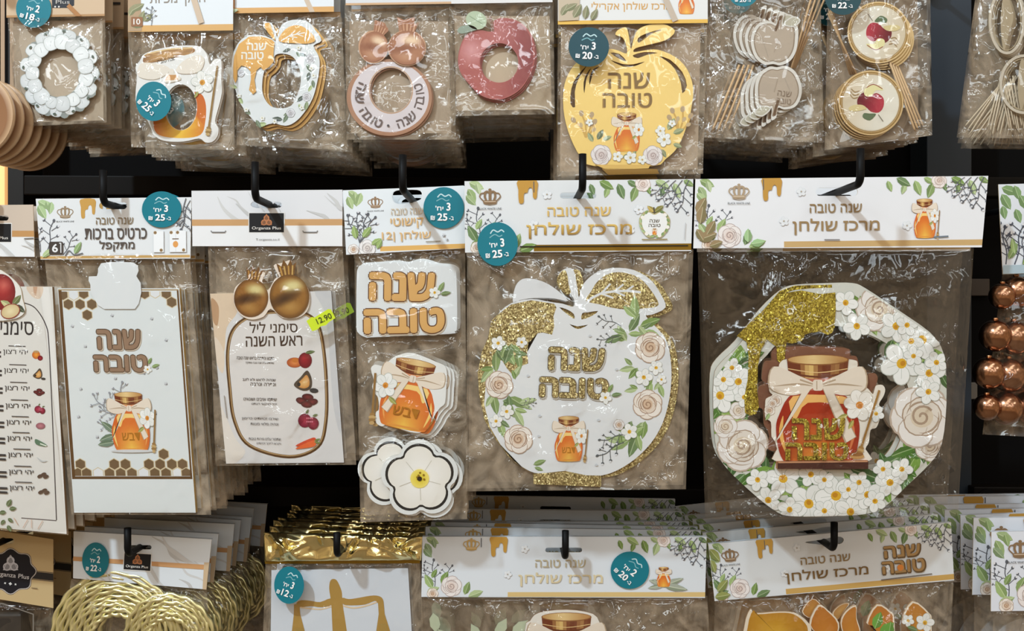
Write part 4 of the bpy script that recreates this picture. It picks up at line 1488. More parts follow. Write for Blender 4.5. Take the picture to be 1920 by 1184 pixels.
# ---- long blessing sheet at the left edge
q = [(-170, 386), (62, 384), (65, 482), (-168, 480)]
P = Pack('blessing_sheet_pack', -30, 408, 0.0, 'tall blessing sheet pack cut by the left edge, listing nine foods under red apples', 'holiday sheet pack', 'long blessing sheet packs on one hook')
a = header_card(P, q, (-18, 409, 68, 10), (206, 188, 170))
a.poly([(-170, 432), (69, 433), (70, 444), (-170, 444)], (196, 148, 96), 'gloss')
a.poly([(-170, 445), (70, 445), (71, 482), (-168, 480)], (232, 232, 232))
logo_plate(a, -12, 437, 66, 34)
a.line([(46, 448), (66, 447)], 2, (120, 118, 116))
marble(a, [(-60, 446), 0, (60, 475)], 3)
a.done()
bag(P, [(-160, 478), (70, 480), (128, 1004), (-120, 985)], .010, .005, 71, 'film_clear', creases=22, edge=.003)
a = P.art('blessing_sheet', .002)
cq = [(-130, 536), (98, 538), (125, 1002), (-100, 982)]
a.slab(cq, .004, (226, 222, 215), 'print', None, (150, 122, 92))
a.clip = cq
a.poly(spl([(50, 538), (80, 538), (75, 560), (60, 556)], 4), (222, 200, 178)); a.poly(spl([(62, 538), (70, 538), (66, 556)], 3), (200, 160, 130))
a.clip = None
a.line(spl([(44, 568), (66, 578), (86, 610), (92, 650), (99, 800), (106, 976)], 5, False), 2, (70, 60, 60))
a.line([(40, 972), (106, 977)], 2, (110, 100, 96))
a.text(rev('סימני'), 32, 616, 62, 26, (44, 38, 38), .01)
for i, (y, k) in enumerate(((662, 'jar'), (697, 'fish'), (730, 'dates'), (763, 'pom'), (794, 'seed'), (824, 'leek'), (855, 'radish'), (887, 'x'), (917, 'x'))):
    fx = 68 + i * 1.6
    fruit(a, k, fx + 2, y + 5, 11)
    a.text(rev('יהי רצון'), fx - 39, y, 46, 11, (48, 44, 44), .006, .03)
    a.line([(fx - 52, y - 13), (fx - 20, y - 12)], 1.8, (90, 84, 82))
    a.line([(fx - 90, y - 2), (fx - 66, y - 1)], 4, (60, 56, 56)); a.line([(fx - 84, y + 6), (fx - 66, y + 7)], 4, (60, 56, 56))
for x, y, L, g in ((14, 950, 16, -60), (18, 955, 14, -10), (12, 960, 14, 170), (16, 972, 12, 40), (10, 975, 12, 130), (15, 985, 14, 60)):
    leaf(a, x, y, L, g, (110, 120, 84), .6)
for x, y, L, g in ((35, 985, 16, -120), (44, 990, 18, -60), (60, 990, 16, -90), (72, 992, 18, -60)):
    a.line([(x, y), (x + L * math.cos(math.radians(g)), y + L * math.sin(math.radians(g)))], 2, (216, 176, 150), taper=True)
a.done()
a = P.art('apple_cutout', .0004)
a.slab(spl([(-60, 540), (-10, 508), (10, 512), (36, 536), (42, 560), (46, 586), (20, 600), (-40, 600), (-66, 575)], 4), .0015, (236, 232, 224), 'print', None, (200, 180, 150))
a.radial(circ(2, 548, 27, 34, 26), lambda x, y, t: mix(mix((190, 60, 56), (120, 20, 26), t), (226, 140, 120), max(0, 1 - math.hypot(x - 8, y - 534) / 16) * .6), 6, (6, 538))
a.radial(circ(-40, 552, 26, 30, 24), lambda x, y, t: mix((180, 50, 50), (110, 16, 22), t), 4)
leaf(a, 24, 572, 24, -50, (120, 126, 80), .5); leaf(a, 30, 572, 22, 40, (70, 76, 60), .5); leaf(a, 22, 576, 24, -150, (210, 206, 150), .5)
a.radial(circ(20, 584, 18, 13, 22, -.35), lambda x, y, t: mix((238, 222, 178), (214, 190, 140), t), 3)
a.line(circ(20, 584, 18, 13, 22, -.35), 1.6, (150, 60, 50), closed=True)
a.done()
duplicate(P, 8, .019, .003, .003, .01, 'long apple blessing sheet pack', 12)
hook(-18, 408, 0.0, .03, 'black hook just outside the left edge holding the long apple blessing sheets', .02)

# ---- copper balls at the right edge
q = [(1872, 346), (2090, 340), (2092, 508), (1880, 515)]
P = Pack('ornament_pack', 1985, 372, .03, 'pack of shiny copper balls under a leafy header at the right edge', 'ornament pack', 'copper ball packs on one hook')
a = header_card(P, q, (1985, 372, 60, 12), (226, 230, 236))
a.push(1872, 346)
for x, y, L, g in ((6, 6, 34, 20), (6, 18, 34, 60), (30, 2, 30, 70), (40, 20, 34, 60), (8, 40, 26, 80), (32, 46, 28, 70)):
    leaf(a, x, y, L, g, (134, 164, 112), .55)
for x, y, L, g in ((14, 150, 70, -95), (30, 150, 76, -80), (45, 150, 60, -90), (20, 130, 60, -110), (50, 130, 70, -70)):
    twig(a, x, y, L, g, (80, 84, 96))
for x, y, L, g in ((18, 140, 34, -60), (30, 130, 30, -100), (44, 150, 32, -40)):
    leaf(a, x, y, L, g)
a.poly([(8, 152), (218, 146), (218, 162), (8, 168)], (176, 196, 206), 'gloss')
a.pop()
a.done()
bag(P, [(1880, 508), (2090, 506), (2085, 828), (1842, 815)], .034, .012, 77, 'film_clear', creases=20, edge=.02, amp=.003)
balls = [(1879, 556, 24), (1905, 548, 29), (1945, 545, 28), (1866, 630, 29), (1901, 634, 31), (1946, 630, 30), (1854, 700, 29), (1891, 704, 31), (1938, 702, 30), (1850, 764, 24), (1886, 766, 30), (1930, 764, 30), (1985, 550, 29), (1990, 632, 30), (1985, 705, 30)]
for i, (x, y, r) in enumerate(balls):
    dy = (.006, .012, .02)[i % 3] if i < 12 else .01
    c = loc(P, x, y, dy)
    rr = r * (D + P.Y + dy) / F
    V, Fc = [], []
    for j in range(21):
        th = math.pi * j / 20
        for k in range(36):
            g = 2 * math.pi * k / 36
            V.append((c.x + rr * math.sin(th) * math.cos(g), c.y + rr * math.sin(th) * math.sin(g), c.z + 1.04 * rr * math.cos(th)))
    for j in range(20):
        for k in range(36):
            l = (k + 1) % 36
            Fc.append((j * 36 + k, (j + 1) * 36 + k, (j + 1) * 36 + l, j * 36 + l))
    b_ = raw(P, 'ball', V, Fc, (176, 132, 104), 'chrome')
    V, Fc = tube([(c.x, c.y, c.z + rr * 1.0), (c.x, c.y, c.z + rr * 1.16)], .0028, 10)
    raw(P, 'cap', V, Fc, (200, 150, 110), 'chrome', True, b_)
duplicate(P, 1, .075, .0, .0, .0, 'copper ball pack', 14, dx=.05)
hook(1985, 372, .03, .03, 'black hook outside the right edge holding the copper ball packs', .03)
# ================================================================ TOP ROW
def arc_text(a, t, cx, cy, rx, ry, a0, a1, ht, col, flip=False):
    """letters one by one along an ellipse; angles in degrees clockwise from the right"""
    n = len(t)
    for i, ch in enumerate(t):
        if ch == ' ':
            continue
        g = math.radians(a0 + (a1 - a0) * (i + .5) / n)
        x, y = cx + rx * math.cos(g), cy + ry * math.sin(g)
        a.text(ch, x, y, None, ht, col, .02, g + (math.pi / 2 if not flip else -math.pi / 2))


def strip_header(P, x0, x1, yb, col, stripe=None, sh=12, top=-125, sy=-92):
    q = [(x0, top), (x1, top - 3), (x1, yb - 3), (x0, yb)]
    a = header_card(P, q, ((x0 + x1) / 2, sy, 44, 12), col)
    if stripe:
        a.poly([(x0, yb - sh), (x1, yb - sh - 3), (x1, yb - 3), (x0, yb)], stripe, 'gloss')
    return a


c1, c2, c3, c4 = cr(0, 0, 3.483), cr(420, 0, 3.483), cr(840, 0, 3.482), cr(1300, 0, 3.097)

# ---- brown rings cut by the left edge
P = Pack('ring_pack', -50, -90, .0, 'frontmost brown translucent ring in the fanned row at the left edge', 'ring', 'brown rings on one hook at the left edge')
V, Fc = [], []
def annulus(cx, cy, R0, R1, t, tilt=0.0):
    V, Fc = [], []
    prof = [(R1, 0), (R1 - .001, -.002), (R1 - .006, -.003), (R0 + .002, -.0012), (R0, 0), (R0, t), (R1, t)]
    N = 56
    for i in range(N):
        g = 2 * math.pi * i / N
        for r, y in prof:
            V.append((cx + r * math.cos(g), y, cy + r * math.sin(g)))
    m_ = len(prof)
    for i in range(N):
        j = (i + 1) % N
        for k in range(m_):
            l = (k + 1) % m_
            Fc.append((i * m_ + k, i * m_ + l, j * m_ + l, j * m_ + k))
    return V, Fc
c = loc(P, -52, 216, 0)
V, Fc = annulus(c.x, c.z, .012, .040, .002)
cols = [(206, 172, 136) if (i % 7) in (0, 1) else (150, 108, 76) for i in range(len(V))]
raw(P, 'ring', V, Fc, (150, 108, 76), 'gloss', False, cols=cols)
a = P.art('strap', .001)
a.slab([(-54, -100), (-46, -100), (-46, 146), (-54, 146)], .0006, (190, 160, 130), 'print')
a.done()
words = ['second', 'third', 'fourth', 'fifth', 'sixth', 'seventh']
for k in range(6):
    r = P.o.copy(); COL.objects.link(r)
    r.location = P.o.location + Vector((0.0006 * k, .0165 * (k + 1), .0005 * k))
    r['label'] = '%s brown translucent ring from the front in the fanned row at the left edge' % words[k]
    for ch in list(P.o.children):
        d = ch.copy(); COL.objects.link(d); d.parent = r
bx = hook(-50, -92, .0, .03, 'black hook outside the left edge holding the brown rings', .02)

# ---- white flower wreath ring
P = Pack('napkin_ring_pack', 104, -92, .03, 'kraft-topped pack with a ring of white blossoms, teal sticker above it', 'napkin ring pack', 'white blossom ring packs on one hook')
a = strip_header(P, 12, 196, 33, (206, 178, 146), (182, 140, 96), 4)
a.poly([(96, -30), (140, -30), (139, 10), (130, 15), (98, 15)], (44, 46, 52))
a.text('Plus', 118, 4, 26, 7, (200, 196, 190), .01)
for x in (104, 111): a.ell(x, 13, 2, 2, (210, 206, 200), 0, 6)
a.line([(60, -20), (190, -20)], 5, (60, 56, 54)); a.line([(128, 10), (150, 32)], 8, (176, 122, 72))  # orange-brown diagonal: painted shadow across the kraft
a.done()
sticker(P, 63, 17, 33, 35, '2', '18', .25)
bag(P, [(14, 30), (197, 28), (200, 230), (32, 238)], .012, .006, 81, 'film', creases=34, edge=.003)
a = P.art('blossom_ring', .0015)
hl = circ(110, 136, 42, 46, 40)
lump = [(113 + (70 + 5 * math.cos(13 * g)) * math.cos(g), 138 + (80 + 5 * math.cos(13 * g)) * math.sin(g)) for g in [2 * math.pi * i / 90 for i in range(90)]]
a.slab(lump, .003, (196, 200, 198), 'print', [hl], (150, 130, 100))
R_ = random.Random(3)
a.poly(lump, (150, 156, 152), 'print', [hl])
for i in range(30):
    g = i * 2 * math.pi / 15 + (.2 if i >= 15 else 0)
    rr_ = .86 if i < 15 else .70
    x, y = 112 + 71 * rr_ * math.cos(g), 137 + 82 * rr_ * math.sin(g)
    a.push(x, y, 1, g)
    o_ = spl([(-10, -8), (0, -12), (11, -9), (13, 2), (8, 11), (-4, 12), (-11, 6)], 3)
    k_ = R_.uniform(.8, 1.15)
    a.poly([(u * k_ * 1.08, v * k_ * 1.08) for u, v in o_], (186, 190, 186))
    v_ = R_.uniform(232, 252)
    a.radial([(u * k_, v * k_) for u, v in o_], lambda u, v, t: mix((v_, v_ + 2, v_ + 2), (v_ - 16, v_ - 13, v_ - 13), t), 2)
    a.line([(-4, -3), (5, 2)], 1, (196, 200, 200))
    a.pop()
for i in range(12):
    g = i * 2 * math.pi / 12 + .13
    a.ell(112 + 68 * math.cos(g), 137 + 78 * math.sin(g), 2.5, 3.5, (92, 104, 92), g, 6)
a.done()
a = P.art('film_tone_sheet', .0065)  # added sheet, coloured like the tan film stack behind the ring
a.slab([(24, 40), (192, 38), (194, 226), (30, 230)], .001, (186, 168, 146), 'print')
a.done()
duplicate(P, 7, .024, .003, .003, .012, 'white blossom ring pack', 21)
hook(104, -92, .03, .03, 'black hook above the frame holding the white blossom ring packs', .03)

# ---- honey jar ring
P = Pack('napkin_ring_pack', 340, -92, .03, 'pack with a honey jar shaped ring, teal sticker stuck over its left side', 'napkin ring pack', 'honey jar ring packs on one hook')
a = strip_header(P, 240, 437, 60, (224, 228, 231), (214, 168, 104), 12)
a.text(rev('חבקי מפיות'), 333, 0, 104, 24, (150, 140, 128), .01, -.02)
a.poly([(240, -60), (262, -60), (266, 58), (240, 59)], (178, 150, 118))
for x, y, L, g in ((242, 30, 26, -60), (248, 20, 26, -30), (246, 46, 22, 10), (262, 44, 26, -70), (270, 40, 22, -40)):
    leaf(a, x, y, L, g, (150, 146, 110), .5)
a.poly(rrect(246, 32, 268, 50, 2), (150, 104, 70)); a.text('10', 257, 41, 13, 11, (240, 236, 230), .02)
twig(a, 284, 48, 34, -90); 
a.line([(346, -60), (378, 44)], 11, (206, 184, 160))  # painted cast shadow of the hook, running down right
a.done()
bag(P, [(240, 56), (437, 54), (440, 282), (246, 276)], .012, .006, 83, 'film', creases=34, edge=.003)
jo = c1((935, 360), (975, 338), (1060, 315), (1180, 298), (1290, 300), (1330, 325), (1355, 365), (1370, 420), (1395, 392), (1425, 382), (1447, 405), (1446, 520), (1450, 600), (1430, 690), (1405, 790), (1427, 840), (1420, 890), (1385, 928), (1340, 930), (1300, 905), (1200, 925), (1080, 922), (1010, 885), (965, 790), (900, 700), (885, 620), (895, 500), (885, 440), (910, 400))
hl = circ(339, 201, 30, 43, 36)
for k in range(2):
    a = P.art('honey_jar_ring', .0015 + .0022 * k)
    a.push(3 * k, 3 * k)
    a.slab(spl(jo, 3), .0016, (238, 236, 232), 'print', [hl], (170, 140, 100))
    if k == 0:
        a.radial(c1((1010, 790), (1060, 700), (1090, 590), (1180, 545), (1270, 570), (1345, 640), (1350, 720), (1330, 860), (1280, 900), (1100, 905), (1040, 880)), lambda x, y, t: mix((240, 176, 66), (206, 110, 40), t), 4) if False else None
        rim = [(338 + q_[0] * 47, 206 + q_[1] * 56) for q_ in circ(0, 0, 1, 1, 40)]
        body = [p for p in spl(c1((1000, 770), (1010, 850), (1060, 890), (1200, 903), (1310, 880), (1340, 800), (1345, 690), (1320, 620), (1270, 600)), 4, False)]
        inn = [(339 + 30.5 * math.cos(g), 201 + 43.5 * math.sin(g)) for g in [math.radians(-28 + (158 + 28) * i / 20) for i in range(21)]]
        a.poly(body + inn, None, 'gloss', fn=lambda p: mix((206, 96, 36), (246, 196, 70), max(0, min(1, 1.2 - abs(p[0] - 340) / 48)) if p[1] > 215 else .1))
        a.radial(spl(c1((935, 385), (960, 350), (1080, 322), (1220, 308), (1268, 318), (1262, 345), (1150, 375), (1030, 405), (945, 412)), 3), lambda x, y, t: mix((206, 160, 100), (130, 90, 60), t * (x % 9) / 9), 3, None, 'gloss')
        a.line(c1((960, 352), (1100, 322), (1255, 312)), 2, (236, 206, 150))
        a.text(rev('שנה טובה'), 312, 113, 34, 7, (70, 50, 34), .01, -.22)
        bw = (236, 226, 212)
        for wg in (c1((1110, 450), (1050, 420), (940, 410), (905, 440), (905, 500), (1000, 520), (1080, 490)), c1((1150, 455), (1210, 390), (1300, 360), (1335, 390), (1310, 460), (1250, 480), (1180, 480)),
                   c1((1090, 480), (1080, 540), (1180, 520), (1150, 480))):
            a.poly([(x + .8, y + 1.2) for x, y in spl(wg, 3)], (190, 174, 154)); a.poly(spl(wg, 3), bw)
        a.poly(c1((1095, 490), (1150, 490), (1165, 520), (1075, 530)), (206, 150, 90))
        a.ell(322, 134, 5, 5, bw)
        daisy(a, 380, 155, 22, 5, (244, 242, 236), (222, 160, 60))
        leaf(a, 372, 172, 14, 120, (176, 170, 90))
        dipper(a, 408, 124, 391, 246, 10, (150, 116, 60))
    a.pop(); a.done()
sticker(P, 288, 190, 33, 37, '3', '25', .75, -.013)
duplicate(P, 7, .024, .003, .003, .012, 'honey jar ring pack', 22)
hook(340, -92, .03, .03, 'black hook above the frame holding the honey jar ring packs', .03)

# ---- white apple ring with gold honey
P = Pack('napkin_ring_pack', 532, -92, .034, 'pack with a white floral apple ring under dripping gold honey lettering', 'napkin ring pack', 'apple ring packs on one hook')
a = strip_header(P, 440, 626, 25, (224, 228, 231), (214, 164, 100), 10)
a.poly(rrect(407, -20, 440, 24, 3), (206, 150, 96))
a.line([(552, -50), (586, 24)], 9, (206, 186, 164))  # tan diagonal is the hook's shadow, painted on the card
a.done()
a = P.art('count_tag', -.0012)
a.slab(rrect(408, -10, 440, 22, 4), .0003, (206, 146, 92), 'print')
a.text('10', 421, 6, 18, 16, (244, 236, 226), .02)
leaf(a, 428, 22, 20, -10, (190, 200, 170)); leaf(a, 424, 24, 20, 160, (190, 200, 170))
a.done()
bag(P, [(438, 22), (640, 24), (652, 282), (444, 272)], .012, .006, 85, 'film', creases=34, edge=.003)
ap = c2((50, 430), (60, 350), (100, 272), (160, 232), (250, 230), (320, 258), (335, 265), (300, 215), (258, 180), (262, 150), (308, 148), (335, 200), (348, 240), (375, 165), (445, 130), (540, 138), (595, 195), (637, 265), (585, 298), (615, 360), (625, 420), (612, 520), (580, 640), (520, 740), (460, 800), (400, 822), (320, 806), (240, 822), (180, 772), (110, 682), (70, 572), (50, 470))
hl = spl(c2((385, 350), (450, 372), (490, 440), (502, 530), (480, 620), (440, 690), (370, 708), (300, 690), (255, 620), (250, 540), (262, 470), (295, 440), (325, 400), (335, 360)), 3)
for k in range(3):
    a = P.art('apple_ring', .0015 + .0024 * k)
    a.push(6 * k, 5 * k)
    a.slab(spl(ap, 3), .0016, (230, 234, 235) if k == 0 else (196, 156, 96), 'print' if k == 0 else 'foil', [hl], (186, 144, 84))
    if k == 0:
        for x, y, L, g in ((575, 120, 18, 60), (580, 135, 18, 100), (586, 150, 16, 80), (560, 100, 16, 20), (570, 180, 18, 140), (576, 190, 18, 100), (550, 210, 20, 160), (530, 225, 20, 190), (500, 232, 20, 170), (470, 215, 18, 220), (455, 195, 16, 240), (445, 165, 16, 200),
                           (446, 145, 16, -60), (540, 215, 18, 120), (560, 195, 16, 60), (480, 225, 18, 60), (585, 160, 14, 120), (545, 92, 16, 160), (556, 96, 14, 60)):
            leaf(a, x, y, L, g, rnd.choice(((150, 166, 130), (120, 136, 116), (190, 206, 150), (90, 100, 100))), .45)
        for x, y, r in ((582, 111, 10), (575, 182, 9), (545, 212, 9), (452, 138, 7)):
            rose(a, x, y, r, (228, 228, 232), (210, 206, 208), (120, 120, 128))
        for x, y in ((588, 142), (584, 128), (515, 228), (492, 222), (462, 206), (448, 180), (566, 202), (560, 90)):
            daisy(a, x, y, 5, 5, cen=(190, 190, 120))
        gd = c2((62, 440), (68, 370), (100, 290), (165, 242), (250, 240), (315, 262), (332, 280), (325, 340), (325, 405), (295, 440), (260, 462), (240, 440), (215, 460), (200, 520), (212, 600), (190, 618), (165, 590), (178, 520), (176, 470), (150, 440), (115, 430), (90, 460), (88, 520), (75, 545), (62, 510))
        a.poly(gd, (206, 158, 92), 'foil')
        a.poly(spl(c2((360, 270), (390, 205), (440, 172), (500, 170), (560, 205), (598, 260), (560, 285), (470, 285)), 3), (206, 158, 92), 'foil')
        a.line(c2((375, 268), (430, 235), (530, 215)), 2, (240, 240, 238))
        for p0, p1 in (((430, 236), (465, 205)), ((430, 240), (480, 248)), ((470, 226), (500, 205)), ((480, 226), (520, 240))): a.line(c2(p0, p1), 1.6, (240, 240, 238))
        a.poly(spl(c2((262, 170), (290, 150), (305, 165), (335, 255), (320, 255)), 2), (206, 158, 92), 'foil')
        a.text(rev('שנה'), 482, 88, 36, 14, (240, 238, 232), .03)
        a.text(rev('טובה'), 474, 105, 42, 14, (240, 238, 232), .03)
    a.pop(); a.done()
duplicate(P, 7, .024, .003, .003, .012, 'gold honey apple ring pack', 23)
hook(532, -92, .034, .03, 'black hook above the frame holding the gold honey apple ring packs', .03)

# ---- pomegranate ring
P = Pack('napkin_ring_pack', 745, -92, .03, 'pack with two rose gold pomegranates above a lettered white ring', 'napkin ring pack', 'pomegranate ring packs on one hook')
a = strip_header(P, 648, 846, 10, (214, 214, 216), (206, 168, 130), 4)
a.done()
bag(P, [(646, 8), (846, 8), (856, 262), (650, 262)], .012, .006, 87, 'film', creases=36, edge=.003)
hl = circ(733, 169, 39, 42, 40)
body = circ(730, 183, 80, 72, 60)
for k in range(2):
    a = P.art('lettered_ring', .0022 + .0022 * k)
    a.push(3 * k, 3 * k)
    a.slab(body, .0016, (176, 130, 102), 'gloss', [hl], (160, 112, 80))
    if k == 0:
        a.poly(circ(731, 182, 73, 66, 60), (224, 214, 216), 'print', [hl])
        a.line(circ(733, 169, 40.5, 43.5, 40), 2.4, (196, 160, 130), closed=True)
        lc_ = (112, 98, 96)
        arc_text(a, rev('שנה'), 731, 180, 58, 53, 210, 165, 17, lc_, True) if False else None
        arc_text(a, rev('טובה'), 731, 182, 57, 53, 24, -26, 16, lc_, True)
        arc_text(a, rev('שנה'), 731, 182, 57, 53, 76, 38, 16, lc_, True)
        arc_text(a, rev('טובה'), 731, 182, 57, 53, 154, 106, 16, lc_, True)
        arc_text(a, rev('שנה'), 731, 182, 57, 53, 208, 170, 16, lc_, True)
        a.ell(728, 236, 2.4, 2.4, (80, 76, 80), 0, 8)
    a.pop(); a.done()
a = P.art('pomegranate_cutout', .0004)
po = dict(lo=(190, 134, 100), hi=(244, 214, 180), dk=(140, 84, 58))
a.slab(circ(700, 88, 28, 31, 30), .0015, (206, 160, 126), 'gloss')
a.slab(circ(763, 90, 36, 34, 30), .0015, (206, 160, 126), 'gloss')
a.slab(c2((975, 210), (985, 130), (1050, 150), (1075, 200), (1040, 235)), .0015, (176, 124, 94), 'gloss')
a.slab(c2((1145, 220), (1130, 110), (1175, 130), (1245, 112), (1240, 190), (1210, 210)), .0015, (176, 124, 94), 'gloss')
pomegranate(a, 701, 88, 26, 29, cr_h=.8, rot=.35, **po)
pomegranate(a, 763, 90, 34, 32, cr_h=.9, rot=.1, **po)
a.done()
a = P.art('film_tone_sheet', .0085)
a.slab([(655, 40), (840, 40), (846, 250), (658, 250)], .0008, (182, 162, 140), 'print'); a.done()  # added sheet giving the tan tone of layered film
duplicate(P, 7, .024, .003, .003, .012, 'pomegranate ring pack', 24)
hook(745, -92, .03, .03, 'black hook above the frame holding the pomegranate ring packs', .03)

# ---- red apple ring
P = Pack('napkin_ring_pack', 938, -92, .03, 'pack with a shiny dusky red apple ring and pale green leaf', 'napkin ring pack', 'red apple ring packs on one hook')
a = strip_header(P, 846, 1036, 7, (226, 224, 222))
a.done()
bag(P, [(842, 4), (1038, 4), (1040, 214), (846, 218)], .012, .006, 89, 'film', creases=34, edge=.003)
hl = circ(936, 118, 36, 37, 40)
ap = spl(c3((65, 400), (75, 320), (110, 240), (180, 195), (260, 205), (300, 205), (290, 150), (340, 118), (440, 130), (520, 190), (560, 280), (565, 400), (530, 500), (470, 585), (380, 640), (300, 650), (210, 620), (130, 540), (80, 470)), 4)
for k in range(3):
    a = P.art('apple_ring', .0012 + .0022 * k)
    a.push(2 * k, 3 * k)
    a.slab(ap, .0016, (176, 96, 92), 'gloss', [hl], (150, 70, 66))
    if k == 0:
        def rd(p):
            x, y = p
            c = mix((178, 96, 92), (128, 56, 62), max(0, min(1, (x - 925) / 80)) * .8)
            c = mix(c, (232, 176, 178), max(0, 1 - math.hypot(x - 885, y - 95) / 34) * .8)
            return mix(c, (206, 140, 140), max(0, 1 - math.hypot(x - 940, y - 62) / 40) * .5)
        NR = 64
        ring_in = [(936 + 36.5 * math.cos(2 * math.pi * i / NR), 118 + 37.5 * math.sin(2 * math.pi * i / NR)) for i in range(NR)]
        def hit(g):
            best = 40
            for p in ap:
                d_ = math.atan2(p[1] - 118, p[0] - 936) - g
                d_ = abs((d_ + math.pi) % (2 * math.pi) - math.pi)
                if d_ < .06: best = max(best, math.hypot(p[0] - 936, p[1] - 118))
            return best
        rad = [hit(2 * math.pi * i / NR) for i in range(NR)]
        rad = [min(rad[i - 1], rad[i], rad[(i + 1) % NR]) - 1.5 for i in range(NR)]
        def at(i, t):
            g = 2 * math.pi * i / NR
            r0 = 37.5; r1 = max(rad[i % NR], 38.5)
            r_ = r0 + (r1 - r0) * t
            return (936 + r_ * math.cos(g), 118 + r_ * math.sin(g))
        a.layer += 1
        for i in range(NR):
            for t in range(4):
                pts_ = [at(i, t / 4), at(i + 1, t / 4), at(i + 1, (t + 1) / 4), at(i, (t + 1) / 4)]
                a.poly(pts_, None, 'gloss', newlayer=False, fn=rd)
        a.line(spl(c3((292, 205), (288, 160), (275, 110)), 3, False), 5, (140, 104, 90))
    a.pop(); a.done()
a = P.art('leaf', .0)
a.slab(circ(893, 38, 20, 17, 20, .4), .0014, (186, 202, 172), 'gloss', None, (150, 160, 140))
a.line([(880, 30), (906, 46)], 1.6, (150, 170, 140))
a.slab(spl(c3((60, 200), (90, 170), (150, 165), (190, 190), (150, 205), (90, 220)), 3), .0014, (150, 166, 150), 'gloss', None, (130, 140, 120))
a.done()
a = P.art('film_tone_sheet', .0085)
a.slab([(852, 30), (1030, 30), (1034, 205), (856, 208)], .0008, (196, 176, 150), 'print'); a.done()  # tan of the stacked film, put in as an added sheet
duplicate(P, 6, .024, .003, .003, .012, 'dusky red apple ring pack', 25)
hook(938, -92, .03, .03, 'black hook above the frame holding the dusky red apple ring packs', .03)

# ---- gold acrylic apple
P = Pack('acrylic_apple_pack', 1186, -92, .026, 'clear pack with a flat gold acrylic apple, dark teal sticker beside its stem', 'centerpiece pack', 'gold acrylic apple packs on one hook')
a = strip_header(P, 1046, 1327, 46, (230, 230, 228), (232, 186, 84), 7)
a.text(rev('מרכז שולחן אקרילי'), 1184, 13, 150, 19, (220, 172, 104), .012)
jar(a, 1287, 2, 36, 50, letters=None, dip=0, flower=0)
a.poly([(1047, -60), (1090, -60), (1085, 38), (1047, 40)], (200, 184, 160))
for x, y, L, g in ((1052, 30, 26, -60), (1060, 20, 26, -30), (1075, 34, 30, -60), (1096, 36, 26, -80), (1108, 38, 24, -60)): leaf(a, x, y, L, g, (150, 146, 116), .5)
a.line([(1222, -60), (1266, 40)], 11, (200, 184, 166))  # hook shadow painted across the header
a.done()
sticker(P, 1104, 88, 38, 37, '3', '20', .05, -.013, (18, 70, 82))
bag(P, [(1046, 42), (1326, 42), (1318, 326), (1044, 330)], .012, .006, 91, 'film_clear', creases=30, edge=.003, nx=56)
ap = spl(c3((752, 620), (770, 520), (820, 430), (900, 365), (1040, 322), (1105, 328), (1165, 350), (1165, 300), (1140, 245), (1095, 228), (1105, 200), (1150, 178), (1170, 190), (1185, 260), (1195, 320), (1215, 245), (1240, 195), (1300, 165), (1400, 155), (1482, 200), (1425, 260), (1310, 292), (1225, 315), (1215, 340), (1290, 328), (1370, 325), (1480, 370), (1560, 450), (1600, 570), (1590, 700), (1560, 820), (1500, 960), (1420, 1040), (1340, 1085), (960, 1085), (870, 1030), (800, 900), (760, 760)), 3)
sl = [c3((905, 430), (840, 500), (805, 580), (800, 680), (830, 700), (828, 600), (850, 520), (890, 455)), c3((890, 610), (905, 510), (935, 445), (905, 480), (885, 540)), c3((925, 555), (950, 470), (990, 435), (950, 450), (925, 500)),
      c3((1380, 368), (1450, 390), (1530, 470), (1560, 560), (1530, 610), (1520, 540), (1480, 450), (1430, 400)), c3((1205, 362), (1280, 340), (1370, 345), (1300, 358), (1240, 380)), c3((1060, 345), (1120, 352), (1165, 400), (1120, 385)),
      c3((1060, 392), (1140, 418), (1210, 420), (1285, 402), (1220, 432), (1140, 434)), c3((1240, 250), (1290, 220), (1390, 192), (1300, 235), (1245, 280))]
